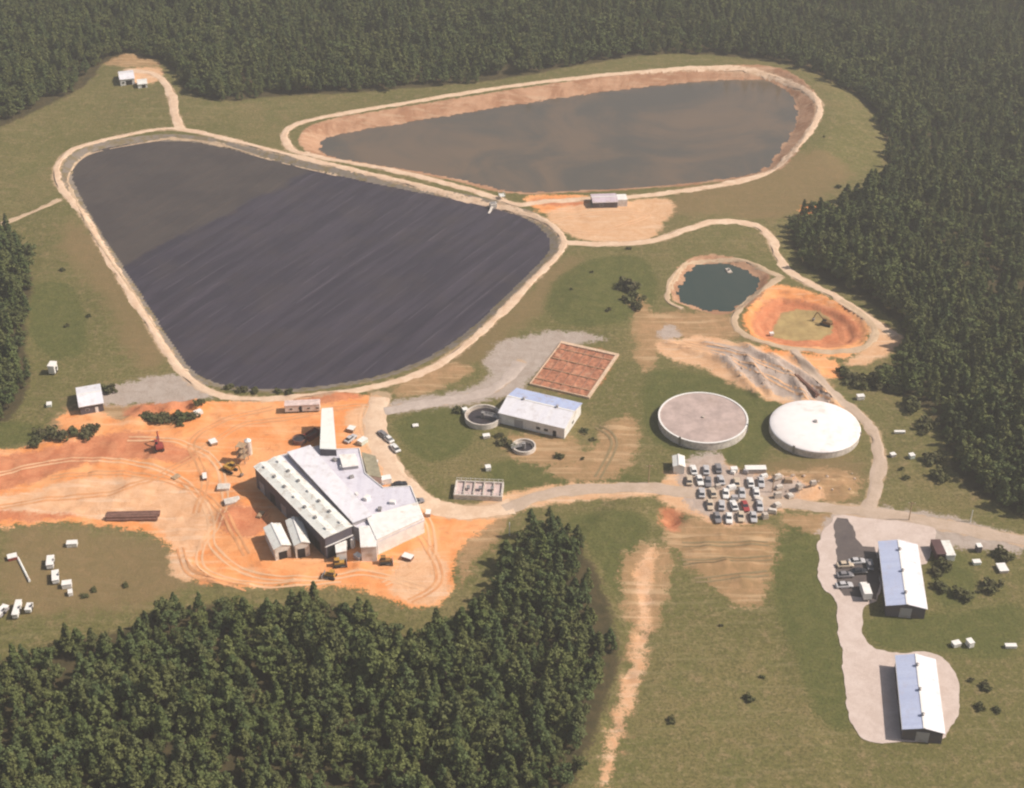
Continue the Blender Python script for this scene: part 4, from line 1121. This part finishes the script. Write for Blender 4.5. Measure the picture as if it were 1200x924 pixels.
# crates / small boxes
def crate(label, px, py, ang, s, m, name='crate', cat='crate', group=None):
    g = G(px, py); t = thing(name, label, cat, g, ang, group); sx_, sy_, sz_ = s
    MB().box(-sx_ / 2, sx_ / 2, -sy_ / 2, sy_ / 2, .12, sz_).build('box', m, t, bevel=.04)
    MB().box(-sx_ / 2 - .06, sx_ / 2 + .06, -sy_ / 2 - .06, sy_ / 2 + .06, sz_ + .003, sz_ + .1).build('lid', M_trim if m is not M_trim else M_white, t)
    for s_ in (-1, 1): MB().box(-sx_ / 2, sx_ / 2, s_ * sy_ * .35 - .08, s_ * sy_ * .35 + .08, -.15, .118).build('skid', M_timber, t)
    return t
for a_ in [('white box on the brown meadow right of the trailers', 79, 688, .2, (2.6, 2.0, 1.6), M_white),
           ('small white box just below the other box right of the trailers', 83, 697, .3, (1.2, 1.8, 1.2), M_white),
           ('cream box at the top of the brown meadow near the orange earth', 85, 640, .1, (3.0, 1.8, 1.4), M_cream),
           ('low red brown bin at the left side of the meadow', 15, 655, .4, (2.6, 2.0, 1.1), M_red),
           ('white box on the grass right of the basin below the wood edge', 1008, 468, .1, (2.4, 1.6, 1.5), M_white),
           ('pale box on the grass right of the tank road bend, upper one', 1054, 508, .0, (3.4, .9, .8), M_cream),
           ('greenish box on the grass right of the tank road bend, right of two', 1068, 537, .3, (1.6, 1.6, 1.4), M_meadow),
           ('grey box on the grass right of the tank road bend, left of two', 1046, 535, .3, (1.6, 1.4, 1.0), M_greywall),
           ('white box in the right hand field, leftmost of the three', 1120, 757, .3, (2.2, 1.6, 1.2), M_cream),
           ('white box in the right hand field, middle of the three', 1136, 757, .3, (1.5, 2.0, 1.8), M_white),
           ('low white box in the right hand field, rightmost of the three', 1184, 759, .0, (3.0, 1.2, .9), M_white),
           ('dark box standing below the road near the right edge', 1146, 646, .1, (1.4, 1.8, 2.2), M_darkwall),
           ('pale green box below the dark box near the right edge', 1144, 661, .1, (2.2, 1.6, 1.0), M_meadow),
           ('pinkish box below the road close to the right edge', 1174, 668, .1, (2.6, 3.4, 1.0), M_conc),
           ('pale green control box left of the dark clarifier', 545, 484, .4, (1.6, 1.6, 1.6), M_meadow),
           ('white control box below the dark clarifier', 570, 513, .2, (2.2, 1.6, 1.0), M_pconc),
           ('cream box between the lawn and the concrete basin', 572, 551, .2, (1.6, 1.8, 1.4), M_cream),
           ('low pale hatch box in the middle of the green lawn', 487, 500, .2, (1.8, 1.4, .5), M_pconc),
           ('pale box at the upper right edge of the parking lot', 860, 553, .1, (2.0, 1.6, 1.4), M_cream),
           ('long pale container above the parking lot below the tanks', 885, 553, .02, (6.5, 2.2, 1.6), M_conc),
           ('cream box in the basin of red clay at its left', 904, 393, .2, (1.4, 1.2, 1.0), M_cream),
           ('small pale green box in the field corner beside the left pad', 58, 476, .2, (1.6, 2.0, 1.0), M_meadow)]:
    crate(*a_)
# pipes lying in the dirt
def pipes(label, pa, pb, n, r, m, group=None):
    A_, B_ = G(*pa), G(*pb); c_ = (A_ + B_) / 2; d_ = B_ - A_; t = thing('pipe_stack', label, 'pipes', c_, math.atan2(d_.y, d_.x), group)
    L_ = d_.length; lay = 0; k_ = 0
    for i in range(n):
        lay = 0 if i < (n + 1) // 2 + 1 else 1
        j = i if lay == 0 else i - (n + 1) // 2 - 1
        yy = (j - n / 4) * 2.05 * r + lay * r
        MB().tube((-L_ / 2 + random.uniform(-.4, .4), yy, r + lay * 1.75 * r), (L_ / 2 + random.uniform(-.4, .4), yy, r + lay * 1.75 * r), r, 10).build('pipe', m, t)
    return t
pipes('long low stack of dark brown pipes lying on the pale orange dirt', (126, 607), (187, 606), 7, .42, M_rust)
pipes('pale pipe lying slanting across the left meadow', (22, 655), (36, 683), 1, .35, M_cream)
pipes('dark pipes lying between the pale rubble mounds above the white tank', (932, 440), (958, 466), 4, .35, M_rust)
# red-brown open skip and yard equipment near the conveyor wing
g0 = G(366, 512); t = thing('skip', 'dark red open skip on the ground left of the conveyor wing', 'skip', g0, .9)
MB().box(-2.6, 2.6, -1.3, -1.15, 0, 1.8).box(-2.6, 2.6, 1.15, 1.3, 0, 1.8).box(-2.6, -2.45, -1.148, 1.148, 0, 1.8).box(2.45, 2.6, -1.148, 1.148, 0, 1.8).build('side', M_red, t)
MB().box(-2.44, 2.44, -1.14, 1.14, .05, .9).build('load', flat_mat('scrap', (.20, .12, .10), .9, .5, 2), t)
g0 = G(351, 518); t = thing('settling_drum', 'rusty round drum standing beside the dark red skip', 'drum', g0)
MB().lathe([(2.2, 0), (2.2, 1.6), (2.05, 1.6), (2.05, .3)], 24).build('shell', M_rust, t)
MB().cyl(2.04, 2.04, .3, 1.0, 24).build('contents', M_tankwater, t)
# machines
def digger(label, px, py, ang, m, up=1.0, name='excavator'):
    g = G(px, py); t = thing(name, label, 'excavator', g, ang)
    for s in (-1, 1):
        tr = MB(); pr_ = [(-1.9, .1), (-2.1, .5), (-1.8, .85), (1.8, .85), (2.1, .5), (1.9, .1)]
        tr.v = [(x, s * 1.1 - .28, z) for x, z in pr_] + [(x, s * 1.1 + .28, z) for x, z in pr_]
        tr.f = [tuple(range(6)), tuple(range(11, 5, -1))] + [(i, i + 6, (i + 1) % 6 + 6, (i + 1) % 6) for i in range(6)]
        tr.build('track', M_tyre, t)
    hs = MB().box(-2.0, 1.1, -1.2, 1.2, .95, 1.9).build('body', m, t, bevel=.1)
    MB().box(-.2, 1.25, .25, 1.15, 1.92, 2.9).build('cab', M_glass, t, bevel=.08)
    MB().box(-.25, 1.3, .2, 1.2, 2.92, 3.0).build('cab_roof', m, t)
    MB().tube((1.0, -.2, 1.7), (3.6, -.2, 3.9 * up), .22, 6).tube((3.6, -.2, 3.9 * up), (4.2, -.2, 3.8 * up), .22, 6).build('boom', m, t)
    arm = MB().tube((4.2, -.2, 3.8 * up), (5.2, -.2, 1.1), .17, 6).build('arm', m, t)
    bk = MB(); bk.v = [(4.7, -.7, 1.2), (5.5, -.7, 1.1), (5.3, -.7, .2), (4.6, -.7, .4), (4.7, .3, 1.2), (5.5, .3, 1.1), (5.3, .3, .2), (4.6, .3, .4)]
    bk.f = [(0, 1, 2, 3), (7, 6, 5, 4), (0, 4, 5, 1), (1, 5, 6, 2), (2, 6, 7, 3), (3, 7, 4, 0)]
    bk.build('bucket', M_steel, arm)
    return t
digger('dark red excavator digging in the upper part of the orange yard', 187, 526, 1.9, M_red)
digger('yellow excavator beside the upper left corner of the main plant', 270, 552, -.6, M_yellow)
digger('brown excavator at work in the red clay basin', 968, 381, 2.6, flat_mat('brown_machine_paint', (.20, .12, .05), .6, .3, 1))
def dozer(label, px, py, ang, m):
    g = G(px, py); t = thing('bulldozer', label, 'bulldozer', g, ang)
    for s in (-1, 1):
        tr = MB(); pr_ = [(-1.5, .05), (-1.8, .45), (-1.5, .85), (1.3, .85), (1.6, .45), (1.3, .05)]
        tr.v = [(x, s * .95 - .25, z) for x, z in pr_] + [(x, s * .95 + .25, z) for x, z in pr_]
        tr.f = [tuple(range(6)), tuple(range(11, 5, -1))] + [(i, i + 6, (i + 1) % 6 + 6, (i + 1) % 6) for i in range(6)]
        tr.build('track', M_tyre, t)
    MB().box(-1.5, 1.4, -.68, .68, .6, 1.5).build('body', m, t, bevel=.08)
    MB().box(-1.3, .0, -.6, .6, 1.51, 2.5).build('cab', M_glass, t, bevel=.06)
    MB().box(-1.4, .1, -.7, .7, 2.52, 2.6).build('cab_roof', m, t)
    MB().box(2.0, 2.15, -1.6, 1.6, .05, 1.2).build('blade', M_steel, t, bevel=.03)
    for s in (-1, 1): MB().tube((.2, s * 1.28, .5), (2.0, s * 1.28, .5), .08, 5).build('push_arm', M_steel, t)
dozer('small yellow bulldozer on the orange earth in front of the plant, left of the two', 398, 663, .2, M_yellow)
dozer('small brown bulldozer in front of the plant entrance, right of the two', 452, 660, .1, flat_mat('ochre_paint', (.30, .16, .05), .6, .3, 1))
dozer('yellow bulldozer near the wood edge below the plant', 387, 677, 2.9, M_yellow)
# scaffold frame at the plant's upper left corner
g0 = G(285, 541); t = thing('scaffold', 'grey scaffold tower at the upper left corner of the main plant', 'scaffold', g0, -.3)
sc = MB()
for x in (-1.3, 1.3):
    for y in (-1.3, 1.3): sc.tube((x, y, -.2), (x, y, 6.6), .09, 6)
sc.build('frame', M_steel, t)
for z in (2.1, 4.2, 6.3): MB().box(-1.4, 1.4, -1.4, 1.4, z, z + .12).build('deck', M_timber, t)
br = MB()
for z in (0, 2.2, 4.3): br.tube((-1.3, -1.3, z), (1.3, -1.3, z + 2), .05, 5).tube((1.3, -1.3, z), (1.3, 1.3, z + 2), .05, 5).tube((-1.3, 1.3, z), (-1.3, -1.3, z + 2), .05, 5)
br.build('brace', M_steel, t)
# white slim tank on the yard
g0 = G(292, 532); t = thing('storage_silo', 'slim pale silo standing behind the upper left corner of the plant', 'silo', g0)
MB().cyl(1.1, 1.1, 0, 5.2, 20).build('shell', M_pconc, t, smooth=False); MB().cyl(1.15, .2, 5.203, 6.0, 20).build('cap', M_trim, t)
# pallets and material stacks on the dirt
for i, (x, y, w_, l_, h_, m, lb) in enumerate([
    (262, 572, 4, 3, .8, M_pconc, 'pale stack of blocks on the dirt left of the plant, upper one'), (272, 588, 5, 3, .7, M_pconc, 'pale stack of slabs on the dirt left of the plant, lower one'),
    (232, 485, 3, 2, 1.2, M_trim, 'white stack on the mound of earth above the orange yard'),
    (206, 560, 3, 2, .6, M_timber, 'timber stack in the middle of the orange yard'), (305, 604, 3, 1.6, .6, M_timber, 'timber stack below the dark plant wall')]):
    g0 = G(x, y); t = thing('material_stack', lb, 'stack', g0, .3 * i)
    for k_ in range(3): MB().box(-w_ / 2 + .1 * k_, w_ / 2 - .07 * k_, -l_ / 2, l_ / 2 - .12 * k_, h_ * k_ / 3 + .003 * k_, h_ * (k_ + 1) / 3, .03 * k_).build('layer', m, t)
# aerator float in the pond
g0 = P(854, 318, Z3); t = thing('pond_float', 'small pale floating dock at the far edge of the dark green pond', 'float', (*g0, Z3), .2)
MB().box(-.9, .9, -1.8, 1.8, -.1, .35).build('deck', M_conc, t); MB().cyl(.4, .4, .353, 1.1, 12).build('pump', M_steel, t)
# poles
def pole(label, px, py, h, arm=True, m=None):
    g = G(px, py); t = thing('utility_pole', label, 'pole', g, random.uniform(-.2, .2))
    MB().cyl(.18, .12, -.5, h, 8).build('post', m or M_timber, t)
    if arm:
        c_ = MB().box(-1.1, 1.1, -.07, .07, h - .7, h - .5).build('crossarm', m or M_timber, t)
        for x in (-.9, 0, .9): MB().cyl(.06, .05, h - .5, h - .25, 6, x, .0).build('insulator', M_trim, c_)
pole('thin brown pole on the verge where the road passes the upper long building', 1065, 610, 7)
pole('pale utility pole on the grass above the road at the right', 1137, 612, 4.5, False, M_cream)
pole('wooden pole at the road side beyond the parking lot', 905, 577, 7)
pole('wooden pole beside the road bend left of the parking lot', 760, 566, 7)
pole('white utility pole at the wood tip below the road', 597, 628, 5, False, M_white)
# rocks / rubble
def rock_mesh(i):
    rg = np.random.RandomState(i); bm = bmesh.new(); bmesh.ops.create_icosphere(bm, subdivisions=2, radius=1)
    for v in bm.verts:
        d = v.co.normalized(); s = 1 + .25 * math.sin(3 * d.x + i) + .2 * math.sin(5 * d.y + 2 * i) + .12 * rg.randn(); v.co = Vector((d.x * s, d.y * s * .8, d.z * s * .6))
    me = bpy.data.meshes.new('boulder'); bm.to_mesh(me); bm.free(); me.materials.append(M_rock); return me
M_rock = flat_mat('pale_stone', (.55, .43, .34), .95, .3, 1)
rms = [rock_mesh(i) for i in range(4)]; rr = random.Random(9)
AR = [('pale boulder in the rubble heaps above the white domed tank', 'boulders of the rubble heaps', [(820,402),(905,412),(960,450),(1000,485),(950,470),(890,465),(850,440)], 22, .6),
      ('reddish boulder on the rough ground between the domed tank and the road', 'boulders beside the tank road', [(900,556),(1005,552),(1010,580),(910,580)], 14, .6)]
for lb, grp, pl, n_, s_ in AR:
    q = PP(pl); xs_ = [a[0] for a in q]; ys_ = [a[1] for a in q]; c_ = 0
    while c_ < n_:
        x, y = rr.uniform(min(xs_), max(xs_)), rr.uniform(min(ys_), max(ys_))
        if not inpoly(q, x, y): continue
        o = bpy.data.objects.new('boulder', rms[rr.randrange(4)]); C.objects.link(o); o.location = (x, y, hz(x, y) + .1)
        o.rotation_euler = (0, 0, rr.uniform(0, 6)); s = rr.uniform(.35, 1.0) * s_; o.scale = (s * rr.uniform(.9, 1.6), s, s); tag(o, lb, 'boulder', grp); c_ += 1
for i_, (x_, y_, s_, m_, lb_) in enumerate([
    (438,547,(2.6,2.0,1.8),M_steel,'grey steel tank box in the notch beside the olive lean-to roof'), (452,566,(3.4,2.2,2.0),M_white,'white box on the ground beside the notch of the plant'),
    (478,578,(2.4,1.8,1.6),M_dark,'dark box on the verge right of the plant roof'), (425,520,(3.0,2.0,1.6),M_meadow,'pale green box behind the plant near the silver car'),
    (412,505,(2.2,2.2,1.2),M_timber,'timber crate on the earth behind the plant'), (502,604,(2.2,1.4,1.3),M_steel,'steel box at the right tip of the plant'),
    (240,560,(3.0,1.2,.8),M_rust,'rusty bin in the middle of the orange yard'), (250,520,(2.6,2.2,1.0),M_timber,'timber crate near the yellow excavator'),
    (420,655,(2.4,1.6,1.4),M_greywall,'grey box in front of the plant entrance'), (478,655,(3.0,2.0,1.1),M_rust,'rusty bin on the pale earth right of the plant entrance')]):
    crate(lb_, x_, y_, .3 * i_, s_, m_)
# pallets and stacked goods between the cars
def pallet_parts():
    a = MB()
    for i in range(5): a.box(-1.0, 1.0, -1.0 + i * .42, -.7 + i * .42, .12, .18)
    for i in range(3): a.box(-1.0 + i * .9, -.85 + i * .9, -1, 1, -.1, .117)
    return a
PG = 'stacked goods in the parking yard'
pm = [M_pconc, M_trim, M_conc, M_timber, M_greywall]; pn = ['pale', 'white', 'grey', 'brown timber', 'light grey']
pa = pallet_parts().build('pallet', M_timber); pme = pa.data; bpy.data.objects.remove(pa)
gds = []
for i, m in enumerate(pm):
    o = MB().box(-.9, .9, -.9, .9, .183, .9 + .2 * (i % 3)).box(-.7, .8, -.8, .6, .92 + .2 * (i % 3), 1.3 + .25 * (i % 3)).build('goods', m, bevel=.04); gds.append(o.data); bpy.data.objects.remove(o)
zone = PP([(806,548),(850,545),(905,560),(960,575),(915,598),(890,616),(848,618),(815,590)])
rr = random.Random(21); carpos = [Vector(o.location) for o in bpy.data.objects if o.get('category') == 'car']
cnt = 0; tries = 0
while cnt < 46 and tries < 4000:
    tries += 1
    x, y = rr.uniform(50, 100), rr.uniform(300, 380)
    if not inpoly(zone, x, y) or any((v.x - x) ** 2 + (v.y - y) ** 2 < 11 for v in carpos): continue
    i = rr.choice([0, 0, 1, 1, 2, 3, 4]); t = thing('pallet_stack', pn[i] + ' goods stacked on a pallet among the cars of the parking yard', 'pallet', (x, y, hz(x, y)), rr.uniform(-.5, .5), PG)
    t.scale = (rr.uniform(.8, 1.5), rr.uniform(.7, 1.1), rr.uniform(.7, 1.2))
    for nm, me_ in (('pallet', pme), ('goods', gds[i])):
        o = bpy.data.objects.new(nm, me_); C.objects.link(o); o.parent = t
    carpos.append(Vector((x, y, 0))); cnt += 1
print('pallets', cnt)
# wheel tracks on the bare earth and fields
M_rut = road_mat('rut_earth', (.60, .27, .12), (.64, .34, .17), (.50, .23, .11))
M_rutp = road_mat('rut_pale', (.70, .44, .26), (.68, .40, .23), (.62, .36, .20))
M_rutg = road_mat('rut_field', (.27, .20, .11), (.22, .17, .09), (.33, .24, .14))
TR = [(M_rutp, [(-20,560),(60,540),(140,540),(210,560),(245,600),(250,640),(290,670),(360,680),(430,672),(500,690)]),
      (M_rut, [(-20,600),(60,585),(140,575),(220,540),(280,500),(340,490),(400,478),(440,475)]),
      (M_rutp, [(150,515),(210,520),(255,545),(262,600),(235,640),(245,672),(320,685),(400,680)]),
      (M_rut, [(230,600),(240,560),(225,520),(260,495),(320,478)]), (M_rutp, [(430,475),(425,500),(445,540),(480,580),(505,620),(500,660),(450,685)]),
      (M_rut, [(470,600),(500,640),(515,680),(480,705)]), (M_rut, [(60,560),(150,555),(240,580),(290,650)]),
      (M_rut, [(210,640),(225,672),(290,690)]), (M_rutp, [(640,262),(700,250),(760,252),(700,272),(660,270)]),
      (M_rutp, [(770,405),(830,412),(890,440),(950,470),(990,480)]), (M_rutp, [(800,400),(860,415),(920,440),(975,470)]),
      (M_rutg, [(700,560),(720,520),(700,500)]), (M_rutg, [(800,640),(900,638)]), (M_rutg, [(800,660),(905,655)]), (M_rutg, [(815,680),(900,672)])]
for i, (m, pl) in enumerate(TR):
    ln = catmull(PP(pl), False, 1.2); n_ = len(ln)
    for s_ in (-.85, .85):
        off = []
        for k_, p_ in enumerate(ln):
            a, b = ln[max(k_ - 1, 0)], ln[min(k_ + 1, n_ - 1)]; d_ = (b - a).normalized()
            off.append(p_ + Vector((-d_.y, d_.x)) * (s_ + float(vnoise([p_.x], [p_.y], 6, i)[0]) * .5))
        X_ = []; Y_ = []
        for k_, p_ in enumerate(off):
            a, b = off[max(k_ - 1, 0)], off[min(k_ + 1, n_ - 1)]; d_ = (b - a).normalized(); w_ = .22 + .28 * (float(vnoise([p_.x], [p_.y], 4, i + 9)[0]) + .5)
            for u_ in (-w_, w_): X_.append(p_.x - d_.y * u_); Y_.append(p_.y + d_.x * u_)
        Z_ = height(np.array(X_), np.array(Y_)) + .06 + .0017 * (2 * i + (s_ > 0))
        mb = MB(); mb.v = list(zip(X_, Y_, [float(z) for z in Z_])); mb.f = [(2 * k_ + 1, 2 * k_, 2 * k_ + 2, 2 * k_ + 3) for k_ in range(n_ - 1)]
        struct(mb.build('wheel_track', m))
# ---- lone bushes and small trees
M_bush = leaf_mat('bush_leaves', [(.070, .078, .034), (.105, .10, .042), (.085, .075, .04)])
def bush_mesh(i):
    rg = np.random.RandomState(300 + i); V = []
    for b in range(16):
        c_ = rg.randn(3) * np.array([.8, .8, .35]); c_[2] = abs(c_[2]) + .6
        for q in range(24):
            d = rg.randn(3); d /= np.linalg.norm(d); p_ = c_ + d * .55; nr = d + rg.randn(3) * .5; nr /= np.linalg.norm(nr)
            ax = np.cross(nr, rg.randn(3)); ax /= np.linalg.norm(ax); bx = np.cross(nr, ax); s = .14 + .16 * rg.rand()
            V += [p_ - ax * s - bx * s, p_ + ax * s - bx * s * .6, p_ + ax * s * .8 + bx * s, p_ - ax * s * .7 + bx * s]
    mb = MB(); mb.v = [tuple(v) for v in V]; mb.f = [(4 * i, 4 * i + 1, 4 * i + 2, 4 * i + 3) for i in range(len(V) // 4)]
    ob = mb.build('crown', M_bush); me = ob.data; bpy.data.objects.remove(ob)
    st = MB()
    for k_ in range(5):
        a = k_ * 1.3; st.tube((0, 0, -.2), (.6 * math.cos(a), .6 * math.sin(a), 1.0), .05, 5)
    ob = st.build('stem', M_bark); ms = ob.data; bpy.data.objects.remove(ob)
    return me, ms
bms = [bush_mesh(i) for i in range(3)]
BUSH = [('tall dark bush on the grass between the lagoon and the small pond', None, [(737, 340, 1.7), (742, 352, 1.5), (748, 362, 1.0)]),
        ('scrubby green bush on the earth bank above the orange yard', 'bushes on the bank above the orange yard', [(176,492,.9),(184,494,1),(192,492,1.1),(201,494,.9),(210,491,1.1),(218,489,.8),(226,490,.9),(212,498,.7),(170,488,.7),(235,474,.8)]),
        ('low bush on the grass bank left of the orange yard', 'bushes left of the orange yard', [(50,512,1.2),(60,508,1.1),(72,514,1.3),(85,508,.9),(100,512,1.2),(108,504,1.0),(42,520,1.0),(125,460,.9),(131,458,1)]),
        ('dark green bush beside the clarifiers', 'bushes by the clarifiers', [(537,482,.8),(590,520,.9),(598,524,.8),(586,512,.6)]),
        ('dark bush along the wood edge beside the basin', 'bushes at the wood edge', [(1000,448,1.6),(1012,452,1.5),(1026,450,1.7),(1038,448,1.8),(1048,455,1.6),(1070,480,1.6),(990,440,1.2),(1085,500,1.5),(1092,540,1.4),(1100,560,1.3)]),
        ('small bush at the lower right grass by the long buildings', 'bushes right of the long buildings', [(1100,690,1),(1108,665,1.1),(1095,672,.8),(1125,700,1.2),(1160,690,1.3),(1175,655,1.2)]),
        ('small scrubby bush growing alone on the rough fields', 'scattered field bushes', [(rr.uniform(*xr), rr.uniform(*yr), rr.uniform(.25, .7)) for xr, yr, n_ in (((780, 960), (720, 880), 4), ((90, 200), (640, 720), 3), ((60, 150), (300, 420), 3), ((650, 770), (290, 380), 4), ((640, 740), (490, 560), 4), ((960, 1020), (150, 230), 3), ((1138, 1195), (690, 860), 5), ((1035, 1100), (470, 600), 4)) for _ in range(n_)]),
        ('bush on the lagoon bank edge above the plant', 'bushes on the bank above the plant', [(268,456,.7),(285,459,.8),(300,460,.7),(340,461,.7),(325,460,.6)])]
for lb, grp, lst in BUSH:
    for j, (x, y, s) in enumerate(lst):
        l2 = lb
        if grp is None: l2 = ('largest ', 'middle ', 'smallest ')[j] + lb
        me_, ms_ = bms[rr.randrange(3)]
        t = thing('bush', l2, 'bush', G(x, y), rr.uniform(0, 6), grp); t.scale = (s * 1.2,) * 3
        for nm, mm in (('crown', me_), ('stem', ms_)):
            o = bpy.data.objects.new(nm, mm); C.objects.link(o); o.parent = t

# ------------------------------------------------------------------ haze
HAZE = 0.00028
hzb = MB().box(-2500, 2500, -2500, 2500, -30, CAMZ + 30).build('haze', None) if False else None
hm = bpy.data.materials.new('haze'); hm.use_nodes = True; nt = hm.node_tree; nt.nodes.clear()
ou = nt.nodes.new('ShaderNodeOutputMaterial'); pv = nt.nodes.new('ShaderNodeVolumePrincipled')
pv.inputs['Color'].default_value = (.95, .93, .88, 1); pv.inputs['Density'].default_value = HAZE; pv.inputs['Anisotropy'].default_value = .2
nt.links.new(pv.outputs[0], ou.inputs['Volume'])
XH = float(xs.max()) + 50; Y0 = float(ys.min()) - 50; Y1 = float(ys.max()) + 50
ho = MB().box(-XH, XH, Y0, Y1, -12, CAMZ + 12).build('haze', hm); struct(ho, 'stuff')
scene.cycles.volume_bounces = 0
